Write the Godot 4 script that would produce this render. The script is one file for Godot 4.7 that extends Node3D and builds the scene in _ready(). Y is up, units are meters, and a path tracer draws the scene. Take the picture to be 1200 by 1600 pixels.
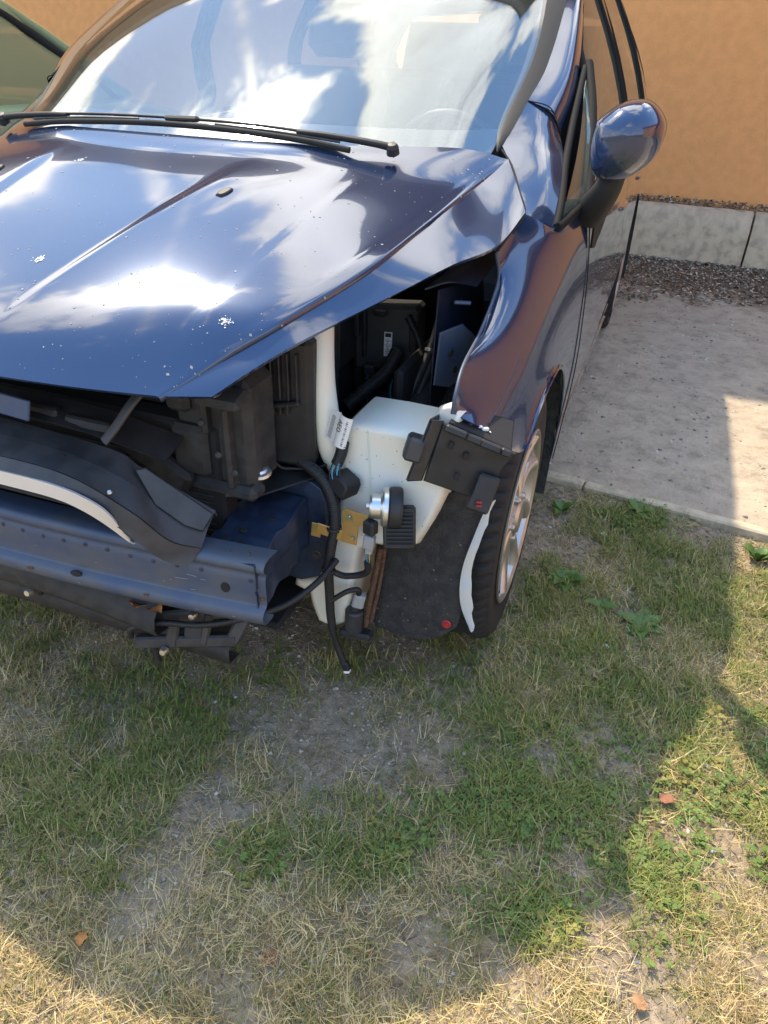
extends Node3D
# A blue people carrier with its front bumper and left headlamp taken off, parked nose-out on worn grass before an orange rendered house.
# World frame = car frame: x to the car's left, y up, +z forward, origin on the ground under the front axle.

class Mb:
	var v := PackedVector3Array()
	var n := PackedVector3Array()
	var uv := PackedVector2Array()
	var c := PackedColorArray()
	var tint := Color(1, 1, 1)
	func tri(a: Vector3, b: Vector3, d: Vector3, na: Vector3, nb: Vector3, nd: Vector3, ua := Vector2(), ub := Vector2(), ud := Vector2()) -> void:
		var g := (b - a).cross(d - a)
		if g.length_squared() < 1e-16:
			return
		if g.dot(na + nb + nd) > 0.0:
			v.append(a); v.append(d); v.append(b)
			n.append(na); n.append(nd); n.append(nb)
			uv.append(ua); uv.append(ud); uv.append(ub)
		else:
			v.append(a); v.append(b); v.append(d)
			n.append(na); n.append(nb); n.append(nd)
			uv.append(ua); uv.append(ub); uv.append(ud)
		c.append(tint); c.append(tint); c.append(tint)
	func ftri(a: Vector3, b: Vector3, d: Vector3, away := Vector3.ZERO) -> void:
		var g := (d - a).cross(b - a).normalized()
		if away != Vector3.ZERO and g.dot((a + b + d) / 3.0 - away) < 0.0:
			g = -g
		tri(a, b, d, g, g, g)
	func quad(a: Vector3, b: Vector3, d: Vector3, e: Vector3, away := Vector3.ZERO) -> void:
		ftri(a, b, d, away)
		ftri(a, d, e, away)
	func grid(rows: Array, flip := 1.0, closed := false, uvs := 1.0) -> Array:
		var h := rows.size()
		var w: int = rows[0].size()
		var nn := []
		for i in h:
			var line := PackedVector3Array()
			for j in w:
				var j0 := (j - 1 + w) % w if closed else maxi(j - 1, 0)
				var j1 := (j + 1) % w if closed else mini(j + 1, w - 1)
				if closed and rows[i][0].distance_squared_to(rows[i][w - 1]) < 1e-12:
					if j == 0: j0 = w - 2
					if j == w - 1: j1 = 1
				var du: Vector3 = rows[i][j1] - rows[i][j0]
				var dv: Vector3 = rows[mini(i + 1, h - 1)][j] - rows[maxi(i - 1, 0)][j]
				if du.length_squared() < 1e-14:
					var k := mini(i + 1, h - 1) if i < h / 2 else maxi(i - 1, 0)
					du = rows[k][j1] - rows[k][j0]
				line.append((du.cross(dv)).normalized() * flip)
			nn.append(line)
		for i in h - 1:
			for j in w - 1:
				var u0 := float(j) / (w - 1) * uvs
				var u1 := float(j + 1) / (w - 1) * uvs
				var v0 := float(i) / (h - 1) * uvs
				var v1 := float(i + 1) / (h - 1) * uvs
				tri(rows[i][j], rows[i][j + 1], rows[i + 1][j + 1], nn[i][j], nn[i][j + 1], nn[i + 1][j + 1], Vector2(u0, v0), Vector2(u1, v0), Vector2(u1, v1))
				tri(rows[i][j], rows[i + 1][j + 1], rows[i + 1][j], nn[i][j], nn[i + 1][j + 1], nn[i + 1][j], Vector2(u0, v0), Vector2(u1, v1), Vector2(u0, v1))
		return nn
	# a sheet with thickness: the grid, its offset and the rim
	func sheet(rows: Array, thick: float, flip := 1.0) -> void:
		var nn := grid(rows, flip)
		var back := []
		for i in rows.size():
			var line := PackedVector3Array()
			for j in rows[i].size():
				line.append(rows[i][j] - nn[i][j] * thick)
			back.append(line)
		grid(back, -flip)
		var h := rows.size() - 1
		var w: int = rows[0].size() - 1
		for i in h:
			quad(rows[i][0], rows[i + 1][0], back[i + 1][0], back[i][0], rows[i][mini(1, w)])
			quad(rows[i][w], rows[i + 1][w], back[i + 1][w], back[i][w], rows[i][maxi(w - 1, 0)])
		for j in w:
			quad(rows[0][j], rows[0][j + 1], back[0][j + 1], back[0][j], rows[mini(1, h)][j])
			quad(rows[h][j], rows[h][j + 1], back[h][j + 1], back[h][j], rows[maxi(h - 1, 0)][j])
	func tube(path: PackedVector3Array, rad: float, sides := 8, rib := 0.0, ribs := 1.0, taper := 1.0, flat := 1.0) -> void:
		var rows := []
		var m := path.size()
		var t0 := (path[1] - path[0]).normalized()
		var side := t0.cross(Vector3.UP if absf(t0.y) < 0.9 else Vector3.RIGHT).normalized()
		for i in m:
			var t := (path[mini(i + 1, m - 1)] - path[maxi(i - 1, 0)]).normalized()
			side = (side - t * side.dot(t)).normalized()
			var up := t.cross(side)
			var q := rad * lerpf(1.0, taper, float(i) / (m - 1))
			if rib > 0.0:
				q *= 1.0 + rib * sin(TAU * ribs * i / (m - 1))
			var ring := PackedVector3Array()
			for k in sides + 1:
				var a := TAU * k / sides
				ring.append(path[i] + side * cos(a) * q + up * sin(a) * q * flat)
			rows.append(ring)
		grid(rows, -1.0, true)
		for e in [0, m - 1]:
			for k in sides:
				ftri(path[e], rows[e][k], rows[e][k + 1], path[1] if e == 0 else path[m - 2])
	# prof: (radius, along) pairs turned round the axis
	func lathe(prof: PackedVector2Array, at: Transform3D, seg := 32) -> void:
		for p in prof.size() - 1:
			var a := prof[p]
			var b := prof[p + 1]
			var sl := Vector2(b.y - a.y, -(b.x - a.x)).normalized()
			for k in seg:
				var a0 := TAU * k / seg
				var a1 := TAU * (k + 1) / seg
				var d0 := Vector3(cos(a0), sin(a0), 0)
				var d1 := Vector3(cos(a1), sin(a1), 0)
				var z := Vector3(0, 0, 1)
				var n0 := (at.basis * (d0 * sl.x + z * sl.y)).normalized()
				var n1 := (at.basis * (d1 * sl.x + z * sl.y)).normalized()
				tri(at * (d0 * a.x + z * a.y), at * (d1 * a.x + z * a.y), at * (d1 * b.x + z * b.y), n0, n1, n1)
				tri(at * (d0 * a.x + z * a.y), at * (d1 * b.x + z * b.y), at * (d0 * b.x + z * b.y), n0, n1, n0)
	func box(at: Transform3D, size: Vector3, bev := 0.003) -> void:
		var h := size / 2.0
		var b := minf(bev, minf(h.x, minf(h.y, h.z)) * 0.9)
		for ax in 3:
			var u := (ax + 1) % 3
			var w := (ax + 2) % 3
			for s in [-1.0, 1.0]:
				var q := []
				for k in [[-1, -1], [1, -1], [1, 1], [-1, 1]]:
					var p := Vector3()
					p[ax] = s * h[ax]; p[u] = k[0] * (h[u] - b); p[w] = k[1] * (h[w] - b)
					q.append(at * p)
				quad(q[0], q[1], q[2], q[3], at.origin)
				for t in [-1.0, 1.0]:
					var e := []
					for k in [[-1, 0], [1, 0], [1, 1], [-1, 1]]:
						var p := Vector3()
						p[w] = k[0] * (h[w] - b)
						p[ax] = s * (h[ax] if k[1] == 0 else h[ax] - b)
						p[u] = t * (h[u] - b if k[1] == 0 else h[u])
						e.append(at * p)
					quad(e[0], e[1], e[2], e[3], at.origin)
		for sx in [-1.0, 1.0]:
			for sy in [-1.0, 1.0]:
				for sz in [-1.0, 1.0]:
					ftri(at * Vector3(sx * h.x, sy * (h.y - b), sz * (h.z - b)), at * Vector3(sx * (h.x - b), sy * h.y, sz * (h.z - b)), at * Vector3(sx * (h.x - b), sy * (h.y - b), sz * h.z), at.origin)
	# a flat outline (x, y of the frame) given depth backwards along -z, its edges rounded by r in rings
	func puff(poly: PackedVector2Array, at: Transform3D, depth: float, r := 0.003, rings := 1) -> void:
		var m := poly.size()
		if Geometry2D.is_polygon_clockwise(poly):
			poly.reverse()
		var inw := PackedVector2Array()
		for i in m:
			var e0 := (poly[i] - poly[(i - 1 + m) % m]).normalized()
			var e1 := (poly[(i + 1) % m] - poly[i]).normalized()
			var b := Vector2(-e0.y, e0.x) + Vector2(-e1.y, e1.x)
			inw.append(b.normalized() / maxf(0.5, b.length() / 2.0))
		var side := PackedVector2Array()
		for k in rings + 1:
			var a := PI / 2 * k / rings
			side.append(Vector2(r * (1.0 - sin(a)), -r * (1.0 - cos(a))))
		var levels := PackedVector2Array()
		for k in rings + 1:
			levels.append(side[k])
		for k in rings + 1:
			var q := side[rings - k]
			levels.append(Vector2(q.x, -depth - q.y))
		for i in m:
			var j := (i + 1) % m
			var e := (poly[j] - poly[i]).normalized()
			var out2 := Vector2(e.y, -e.x)
			var oi := -inw[i]
			var oj := -inw[j]
			if oi.normalized().dot(out2) < 0.8: oi = out2
			if oj.normalized().dot(out2) < 0.8: oj = out2
			for l in levels.size() - 1:
				var p := levels[l]
				var q := levels[l + 1]
				var zz := 0.0
				var zq := 0.0
				var ip := clampf(p.x / maxf(r, 1e-6), 0, 1)
				var iq := clampf(q.x / maxf(r, 1e-6), 0, 1)
				var sg := 1.0 if l < levels.size() / 2 else -1.0
				zz = sg * ip; zq = sg * iq
				var n0 := (at.basis * Vector3(oi.x * (1.05 - ip), oi.y * (1.05 - ip), zz)).normalized()
				var n1 := (at.basis * Vector3(oj.x * (1.05 - ip), oj.y * (1.05 - ip), zz)).normalized()
				var n2 := (at.basis * Vector3(oj.x * (1.05 - iq), oj.y * (1.05 - iq), zq)).normalized()
				var n3 := (at.basis * Vector3(oi.x * (1.05 - iq), oi.y * (1.05 - iq), zq)).normalized()
				var a3 := poly[i] + inw[i] * p.x
				var b3 := poly[j] + inw[j] * p.x
				var c3 := poly[j] + inw[j] * q.x
				var d3 := poly[i] + inw[i] * q.x
				var A := at * Vector3(a3.x, a3.y, p.y)
				var B := at * Vector3(b3.x, b3.y, p.y)
				var C := at * Vector3(c3.x, c3.y, q.y)
				var D := at * Vector3(d3.x, d3.y, q.y)
				tri(A, B, C, n0, n1, n2)
				tri(A, C, D, n0, n2, n3)
		var cap := PackedVector2Array()
		for i in m:
			cap.append(poly[i] + inw[i] * r)
		var idx := Geometry2D.triangulate_polygon(cap)
		var zn := (at.basis * Vector3(0, 0, 1)).normalized()
		for t in range(0, idx.size(), 3):
			var a2 := cap[idx[t]]
			var b2 := cap[idx[t + 1]]
			var c2 := cap[idx[t + 2]]
			tri(at * Vector3(a2.x, a2.y, 0), at * Vector3(b2.x, b2.y, 0), at * Vector3(c2.x, c2.y, 0), zn, zn, zn, a2, b2, c2)
			tri(at * Vector3(a2.x, a2.y, -depth), at * Vector3(b2.x, b2.y, -depth), at * Vector3(c2.x, c2.y, -depth), -zn, -zn, -zn, a2, b2, c2)
	func mesh(m: Material) -> ArrayMesh:
		var a := []
		a.resize(Mesh.ARRAY_MAX)
		a[Mesh.ARRAY_VERTEX] = v
		a[Mesh.ARRAY_NORMAL] = n
		a[Mesh.ARRAY_TEX_UV] = uv
		if m is BaseMaterial3D and m.vertex_color_use_as_albedo:
			a[Mesh.ARRAY_COLOR] = c
		var r := ArrayMesh.new()
		r.add_surface_from_arrays(Mesh.PRIMITIVE_TRIANGLES, a)
		r.surface_set_material(0, m)
		return r

var leaning := false      # while the cabin is built: its right side stands a little more upright than its left
var M := {}
var rng := RandomNumberGenerator.new()

func put(called: String, mb: Mb, m: Material, parent: Node = self) -> MeshInstance3D:
	if leaning:
		for i in mb.v.size():
			var p := mb.v[i]
			p.x -= 0.08 * smoothstep(1.115, 1.30, p.y) * smoothstep(-0.25, -0.62, p.x)
			mb.v[i] = p
	var o := MeshInstance3D.new()
	o.name = called
	o.mesh = mb.mesh(m)
	parent.add_child(o, true)
	return o

func thing(called: String, label: String, category: String, at := Vector3.ZERO, group := "") -> Node3D:
	var o := Node3D.new()
	o.name = called
	o.position = at
	add_child(o, true)
	return tag(o, label, category, group)

func tag(o: Node3D, label: String, category := "", group := "", kind := "") -> Node3D:
	if label: o.set_meta("label", label)
	if category: o.set_meta("category", category)
	if group: o.set_meta("group", group)
	if kind: o.set_meta("kind", kind)
	return o

func pv(a: Array) -> PackedVector3Array:
	var r := PackedVector3Array()
	for i in range(0, a.size(), 3):
		r.append(Vector3(a[i], a[i + 1], a[i + 2]))
	return r

func p2(a: Array) -> PackedVector2Array:
	var r := PackedVector2Array()
	for i in range(0, a.size(), 2):
		r.append(Vector2(a[i], a[i + 1]))
	return r

func mx(a: PackedVector3Array, s := -1.0) -> PackedVector3Array:
	var r := PackedVector3Array()
	for p in a:
		r.append(Vector3(p.x * s, p.y, p.z))
	return r

func cr(a: PackedVector3Array, per := 6) -> PackedVector3Array:   # Catmull-Rom through the points
	var r := PackedVector3Array()
	var m := a.size()
	for i in m - 1:
		var p0 := a[i - 1] if i > 0 else a[0] * 2.0 - a[1]
		var p3 := a[i + 2] if i + 2 < m else a[m - 1] * 2.0 - a[m - 2]
		for k in per:
			r.append(a[i].cubic_interpolate(a[i + 1], p0, p3, float(k) / per))
	r.append(a[m - 1])
	return r

func surf(rows: Array, per_u := 4, per_v := 4) -> Array:          # Catmull-Rom surface through a control grid
	var wide := []
	for l in rows:
		wide.append(cr(l, per_u))
	var r := []
	for j in wide[0].size():
		var col := PackedVector3Array()
		for l in wide:
			col.append(l[j])
		col = cr(col, per_v)
		for i in col.size():
			if r.size() <= i: r.append(PackedVector3Array())
			r[i].append(col[i])
	return r

func mirror_rows(rows: Array, s := -1.0) -> Array:
	var r := []
	for l in rows: r.append(mx(l, s))
	return r

func xf(at: Vector3, fwd := Vector3(0, 0, 1), up := Vector3.UP) -> Transform3D:   # z towards fwd
	var z := fwd.normalized()
	var x := up.cross(z).normalized()
	return Transform3D(Basis(x, z.cross(x), z), at)

func lin(r: float, g: float, b: float) -> Color:
	return Color(r, g, b).linear_to_srgb()

func mat(called: String, col: Color, rough := 0.6, metal := 0.0) -> StandardMaterial3D:
	var m := StandardMaterial3D.new()
	m.resource_name = called
	m.albedo_color = col
	m.roughness = rough
	m.metallic = metal
	M[called] = m
	return m

func noise_tex(f: float, seed_: int, ramp: Array, size := 512, octaves := 5, kind := FastNoiseLite.TYPE_SIMPLEX_SMOOTH, as_normal := false, bump := 4.0, gain := 0.5) -> NoiseTexture2D:
	var t := NoiseTexture2D.new()
	var n := FastNoiseLite.new()
	n.seed = seed_
	n.noise_type = kind
	n.frequency = f
	n.fractal_octaves = octaves
	n.fractal_gain = gain
	t.noise = n
	t.width = size
	t.height = size
	t.seamless = true
	t.as_normal_map = as_normal
	t.bump_strength = bump
	if ramp:
		var g := Gradient.new()
		g.offsets = PackedFloat32Array(ramp[0])
		g.colors = PackedColorArray(ramp[1])
		t.color_ramp = g
	return t

func tri_map(m: StandardMaterial3D, per_metre: float, world := true) -> void:
	m.uv1_triplanar = true
	m.uv1_world_triplanar = world
	m.uv1_scale = Vector3.ONE * per_metre

func make_sky() -> Texture2D:
	var w := 1280
	var h := 640
	var im := Image.create(w, h, false, Image.FORMAT_RGBF)
	var big := FastNoiseLite.new()
	big.seed = 11; big.frequency = 1.35; big.fractal_octaves = 6; big.fractal_gain = 0.55
	var fine := FastNoiseLite.new()
	fine.seed = 29; fine.frequency = 3.2; fine.fractal_octaves = 5; fine.fractal_gain = 0.6
	for y in h:
		var el := PI / 2 - (y + 0.5) / h * PI
		if el < -0.03:
			for x in w: im.set_pixel(x, y, Color(0.30, 0.28, 0.24))
			continue
		for x in w:
			var an := ((x + 0.5) / w - 0.25) * TAU
			var d := Vector3(cos(an) * cos(el), sin(el), sin(an) * cos(el))
			var near := acos(clampf(d.dot(SUN), -1, 1))
			# clear air: deeper overhead, paler low down and round the sun
			var t := pow(1.0 - maxf(d.y, 0.0), 2.2)
			var air := Color(0.23, 0.47, 0.92).lerp(Color(0.95, 1.0, 1.03), t * 0.85)
			air += Color(1.0, 0.95, 0.85) * (0.55 * exp(-near * near / 0.06) + 0.25 * exp(-near / 0.35))
			# cloud sheets, stretched on a plane overhead
			var q := Vector3(d.x, 0, d.z) / (maxf(d.y, 0.0) + 0.22)
			var a := big.get_noise_3d(q.x * 0.9 + 3.1, q.z * 0.9 - q.x * 0.35, 0.3)
			var b := fine.get_noise_3d(q.x * 1.1, q.z * 0.8 + q.x * 0.5, 2.0)
			var cov := a * 1.30 + b * 0.80 - 0.20 + cloud_bank(d, near)
			var k := smoothstep(0.0, 0.30, cov)
			var lit := 1.10 + 0.55 * smoothstep(0.05, 0.6, cov) + 0.55 * b
			var cl := Color(1.0, 0.965, 0.91) * lit
			cl += Color(1.0, 0.86, 0.62) * (9.0 * exp(-near * near / 0.0042) + 3.0 * exp(-near * near / 0.045) + 0.8 * exp(-near / 0.4))
			k = maxf(k, 0.75 * exp(-pow(d.dot(TRAIL) / 0.011, 2.0)) * smoothstep(0.60, 0.45, near) * (0.6 + b))
			var c := air.lerp(cl, k * 0.93)
			im.set_pixel(x, y, c)
	return ImageTexture.create_from_image(im)

func cloud_bank(d: Vector3, near: float) -> float:
	var az := rad_to_deg(atan2(d.x, -d.z))
	var el := rad_to_deg(asin(clampf(d.y, -1, 1)))
	var r := 0.45 * exp(-near * near / 0.05)
	r += 0.75 * smoothstep(36.0, 24.0, el + 0.22 * (az + 52.0)) * smoothstep(-100.0, -75.0, az) * smoothstep(-28.0, -42.0, az)
	r += 0.50 * smoothstep(-34.0, -18.0, az) * smoothstep(60.0, 35.0, az) * smoothstep(26.0, 36.0, el) * smoothstep(78.0, 60.0, el)
	r -= 0.45 * smoothstep(42.0, 62.0, az) * smoothstep(165.0, 140.0, az) * smoothstep(80.0, 66.0, el)
	r += 0.12 * smoothstep(30.0, 5.0, el)
	return r

const TRAIL := Vector3(0.8382, 0.2388, -0.4902)      # the vapour trail lies in the plane square to this
const SUN := Vector3(-0.444, 0.823, -0.354)

func build_light() -> void:
	var cam := Camera3D.new()
	cam.name = "camera"
	cam.fov = 70.55
	cam.near = 0.05
	cam.far = 600.0
	var th := 0.567
	var ps := 0.339
	var ro := 0.038
	var hd := Vector3(-sin(ps), 0, -cos(ps))
	var r0 := Vector3(cos(ps), 0, -sin(ps))
	var fw := hd * cos(th) - Vector3.UP * sin(th)
	var u0 := hd * sin(th) + Vector3.UP * cos(th)
	var r1 := r0 * cos(ro) + u0 * sin(ro)
	var u1 := u0 * cos(ro) - r0 * sin(ro)
	cam.transform = Transform3D(Basis(r1, u1, -fw), Vector3(1.077, 1.295, 1.558))
	add_child(cam)
	cam.current = true
	var we := WorldEnvironment.new()
	we.name = "world"
	var e := Environment.new()
	e.background_mode = Environment.BG_SKY
	var sk := Sky.new()
	var pm := PanoramaSkyMaterial.new()
	pm.panorama = make_sky()
	sk.sky_material = pm
	e.sky = sk
	e.background_energy_multiplier = 0.98
	e.tonemap_mode = Environment.TONE_MAPPER_LINEAR
	e.tonemap_exposure = 1.92
	e.sdfgi_enabled = true
	e.ssao_enabled = true
	e.ssil_enabled = true
	we.environment = e
	add_child(we)
	var sun := DirectionalLight3D.new()
	sun.name = "sun"
	sun.light_energy = 1.12
	sun.light_color = Color(1.0, 0.93, 0.82)
	sun.light_angular_distance = 0.9
	sun.shadow_enabled = true
	sun.basis = Basis.looking_at(-SUN, Vector3.UP)
	add_child(sun)

func build_materials() -> void:
	var m := mat("paint", lin(0.029, 0.049, 0.104), 0.14, 0.42)
	m.clearcoat_enabled = true; m.clearcoat = 1.0; m.clearcoat_roughness = 0.03
	m = mat("paint_dull", lin(0.040, 0.060, 0.11), 0.42, 0.4)
	m.albedo_texture = noise_tex(0.012, 5, [[0.3, 0.55, 0.75], [Color(1, 1, 1), Color(0.8, 0.82, 0.85), Color(0.95, 0.9, 0.82)]], 512)
	tri_map(m, 2.2)
	m = mat("frame_black", lin(0.014, 0.014, 0.014), 0.75)
	m.metallic_specular = 0.25
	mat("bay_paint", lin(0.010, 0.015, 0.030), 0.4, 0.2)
	m = mat("primer", lin(0.085, 0.105, 0.145), 0.5, 0.25)
	m.albedo_texture = noise_tex(0.008, 6, [[0.25, 0.5, 0.62, 0.8], [Color(0.82, 0.88, 0.98), Color(0.93, 0.94, 0.95), Color(1, 0.98, 0.94), Color(1.0, 0.96, 0.9)]], 512)
	tri_map(m, 2.0)
	m = mat("plastic", lin(0.026, 0.026, 0.027), 0.55)
	m.albedo_texture = noise_tex(0.02, 7, [[0.3, 0.6, 0.8], [Color(0.75, 0.75, 0.75), Color(0.95, 0.95, 0.94), Color(1, 0.98, 0.94)]], 512)
	tri_map(m, 1.5)
	m = mat("plastic_grey", lin(0.048, 0.049, 0.052), 0.5)
	m.albedo_texture = M.plastic.albedo_texture
	tri_map(m, 1.7)
	m = mat("plastic_dusty", lin(0.036, 0.035, 0.033), 0.72)
	m.albedo_texture = M.plastic.albedo_texture
	tri_map(m, 2.3)
	mat("gloss_black", lin(0.008, 0.008, 0.009), 0.12)
	m = mat("trim_black", lin(0.030, 0.029, 0.028), 0.55)
	m.metallic_specular = 0.3
	mat("dark", lin(0.010, 0.010, 0.011), 0.8)
	m = mat("felt", lin(0.040, 0.039, 0.037), 0.95)
	m.albedo_texture = noise_tex(0.008, 33, [[0.3, 0.6, 0.8], [Color(0.8, 0.8, 0.8), Color(1, 1, 1), Color(1.0, 0.93, 0.84)]], 512, 6)
	m.normal_enabled = true
	m.normal_texture = noise_tex(0.2, 8, [], 256, 2, FastNoiseLite.TYPE_VALUE, true, 6.0)
	tri_map(m, 6.0)
	m = mat("rubber", lin(0.022, 0.021, 0.020), 0.8)
	m.albedo_texture = noise_tex(0.03, 9, [[0.3, 0.7], [Color(0.8, 0.8, 0.8), Color(1, 0.96, 0.9)]], 256)
	tri_map(m, 3.0)
	m = mat("hdpe", lin(0.80, 0.80, 0.74), 0.42)
	m.subsurf_scatter_enabled = true; m.subsurf_scatter_strength = 0.35
	m.albedo_texture = noise_tex(0.006, 10, [[0.3, 0.7], [Color(0.96, 0.97, 0.98), Color(1, 0.98, 0.93)]], 256)
	tri_map(m, 2.0)
	m = mat("zinc", lin(0.62, 0.62, 0.60), 0.3, 0.9)
	m = mat("yellow_zinc", lin(0.62, 0.45, 0.20), 0.42, 0.7)
	m.albedo_texture = noise_tex(0.02, 12, [[0.3, 0.55, 0.8], [Color(0.85, 0.9, 0.8), Color(1, 0.95, 0.85), Color(1, 0.9, 0.8)]], 256)
	tri_map(m, 6.0)
	m = mat("silver", lin(0.50, 0.47, 0.43), 0.38, 0.8)
	m.clearcoat_enabled = true; m.clearcoat = 0.6; m.clearcoat_roughness = 0.08
	m = mat("chrome_strip", lin(0.72, 0.74, 0.76), 0.3, 0.55)
	m = mat("milky", lin(0.58, 0.60, 0.60), 0.35)
	m.backlight_enabled = true; m.backlight = Color(0.3, 0.3, 0.28)
	m.albedo_texture = M.hdpe.albedo_texture
	tri_map(m, 4.0)
	m = mat("glass", Color(0.75, 0.85, 0.80, 0.05), 0.0)
	m.transparency = BaseMaterial3D.TRANSPARENCY_ALPHA
	m.metallic_specular = 0.62
	m = mat("coating", Color(0.86, 0.93, 1.0, 0.17), 0.0, 1.0)      # heat-reflecting film inside the laminated screen
	m.transparency = BaseMaterial3D.TRANSPARENCY_ALPHA
	m.albedo_texture = noise_tex(0.01, 31, [[0.0, 1.0], [Color(1, 1, 1), Color(1, 1, 1)]], 64)
	m = mat("side_glass", Color(0.35, 0.40, 0.36, 0.62), 0.0)
	m.transparency = BaseMaterial3D.TRANSPARENCY_ALPHA
	m.metallic_specular = 0.7
	m = mat("olive_glass", Color(0.58, 0.58, 0.42, 0.80), 0.0)
	m.transparency = BaseMaterial3D.TRANSPARENCY_ALPHA
	mat("seat", lin(0.02, 0.02, 0.022), 0.9)
	mat("dash", lin(0.016, 0.016, 0.017), 0.9)
	m = mat("paper", lin(0.75, 0.74, 0.70), 0.7)
	mat("dust", lin(0.27, 0.27, 0.26), 0.9)
	mat("mud", lin(0.15, 0.135, 0.115), 0.95)
	mat("primer_light", lin(0.20, 0.22, 0.26), 0.6)
	mat("ink", lin(0.02, 0.02, 0.02), 0.7)
	mat("red_plastic", lin(0.35, 0.02, 0.02), 0.5)
	mat("blue_wire", lin(0.05, 0.28, 0.45), 0.5)
	mat("cable", lin(0.014, 0.014, 0.015), 0.55)
	m = mat("rust", lin(0.13, 0.075, 0.045), 0.85)
	m.albedo_texture = noise_tex(0.05, 13, [[0.3, 0.7], [Color(0.7, 0.6, 0.5), Color(1, 1, 1)]], 256)
	tri_map(m, 8.0)
	mat("grey_plug", lin(0.32, 0.32, 0.31), 0.5)
	m = mat("green_paint", lin(0.34, 0.42, 0.22), 0.35, 0.2)
	m.clearcoat_enabled = true; m.clearcoat = 0.8; m.clearcoat_roughness = 0.04
	m = mat("leaf_dead", lin(0.42, 0.17, 0.055), 0.8)
	m.vertex_color_use_as_albedo = true
	m.albedo_color = Color(1, 1, 1)
	m.cull_mode = BaseMaterial3D.CULL_DISABLED
	m.backlight_enabled = true; m.backlight = Color(0.2, 0.12, 0.05)
	m = mat("stucco", lin(0.92, 0.44, 0.160), 0.95)
	m.albedo_texture = noise_tex(0.01, 21, [[0.25, 0.5, 0.75], [Color(0.965, 0.96, 0.95), Color(0.985, 0.98, 0.97), Color(1, 1, 1)]], 1024, 6)
	m.normal_enabled = true
	m.normal_scale = 0.8
	m.normal_texture = noise_tex(0.13, 22, [], 1024, 3, FastNoiseLite.TYPE_SIMPLEX, true, 5.0)
	tri_map(m, 0.9)
	m = mat("concrete", lin(0.58, 0.48, 0.33), 0.9)
	m.albedo_texture = noise_tex(0.012, 23, [[0.2, 0.45, 0.6, 0.85], [Color(0.80, 0.80, 0.80), Color(0.92, 0.92, 0.91), Color(0.97, 0.96, 0.94), Color(1, 1, 1)]], 1024, 6)
	m.normal_enabled = true
	m.normal_scale = 0.3
	m.normal_texture = noise_tex(0.1, 24, [], 512, 4, FastNoiseLite.TYPE_SIMPLEX, true, 3.0)
	tri_map(m, 0.8)
	mat("trim_wood", lin(0.22, 0.15, 0.10), 0.7)
	m = mat("roof_tile", lin(0.16, 0.06, 0.04), 0.8)
	m = mat("pavement", lin(0.53, 0.45, 0.335), 0.95)
	m.vertex_color_use_as_albedo = true
	m.albedo_texture = noise_tex(0.005, 25, [[0.2, 0.42, 0.55, 0.7, 0.85], [Color(0.78, 0.775, 0.76), Color(0.90, 0.895, 0.89), Color(0.94, 0.935, 0.93), Color(0.97, 0.965, 0.96), Color(1, 1, 1)]], 2048, 9, FastNoiseLite.TYPE_SIMPLEX_SMOOTH, false, 4.0, 0.80)
	m.normal_enabled = true
	m.normal_scale = 0.5
	m.normal_texture = noise_tex(0.02, 26, [], 1024, 6, FastNoiseLite.TYPE_SIMPLEX, true, 6.0, 0.8)
	tri_map(m, 0.55)
	m = mat("soil", lin(0.42, 0.36, 0.265), 0.97)
	m.vertex_color_use_as_albedo = true
	m.albedo_texture = noise_tex(0.010, 27, [[0.2, 0.4, 0.55, 0.7, 0.9], [Color(0.62, 0.60, 0.58), Color(0.80, 0.78, 0.75), Color(0.88, 0.84, 0.81), Color(0.97, 0.95, 0.92), Color(1, 1, 1)]], 2048, 8, FastNoiseLite.TYPE_SIMPLEX_SMOOTH, false, 4.0, 0.82)
	m.normal_enabled = true
	m.normal_scale = 0.6
	m.normal_texture = noise_tex(0.03, 28, [], 1024, 6, FastNoiseLite.TYPE_SIMPLEX, true, 8.0, 0.8)
	tri_map(m, 1.1)
	for g in ["blade", "chips"]:
		m = mat(g, Color(1, 1, 1), 0.75)
		m.vertex_color_use_as_albedo = true
		m.cull_mode = BaseMaterial3D.CULL_DISABLED
	M.blade.backlight_enabled = true
	M.blade.backlight = Color(0.45, 0.45, 0.25)
	m = mat("weed_leaf", lin(0.085, 0.165, 0.03), 0.55)
	m.vertex_color_use_as_albedo = true
	m.cull_mode = BaseMaterial3D.CULL_DISABLED
	m.backlight_enabled = true; m.backlight = Color(0.35, 0.45, 0.12)

var bump := FastNoiseLite.new()
var patchy := FastNoiseLite.new()
func ground_h(x: float, z: float) -> float:
	return bump.get_noise_2d(x, z) * 0.022

func edge_z(x: float) -> float:       # where the paving meets the grass
	return -0.92 + 0.13 * x

func axis_steps(a: float, b: float, fine: float, far: float) -> PackedFloat32Array:
	var r := PackedFloat32Array()
	var s := fine
	var left := []
	var p := a
	while p > -far:
		s *= 1.35
		p -= s
		left.push_front(p)
	for q in left: r.append(q)
	var k := a
	while k < b:
		r.append(k); k += fine
	s = fine
	p = b
	r.append(p)
	while p < far:
		s *= 1.35
		p += s
		r.append(p)
	return r

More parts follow.
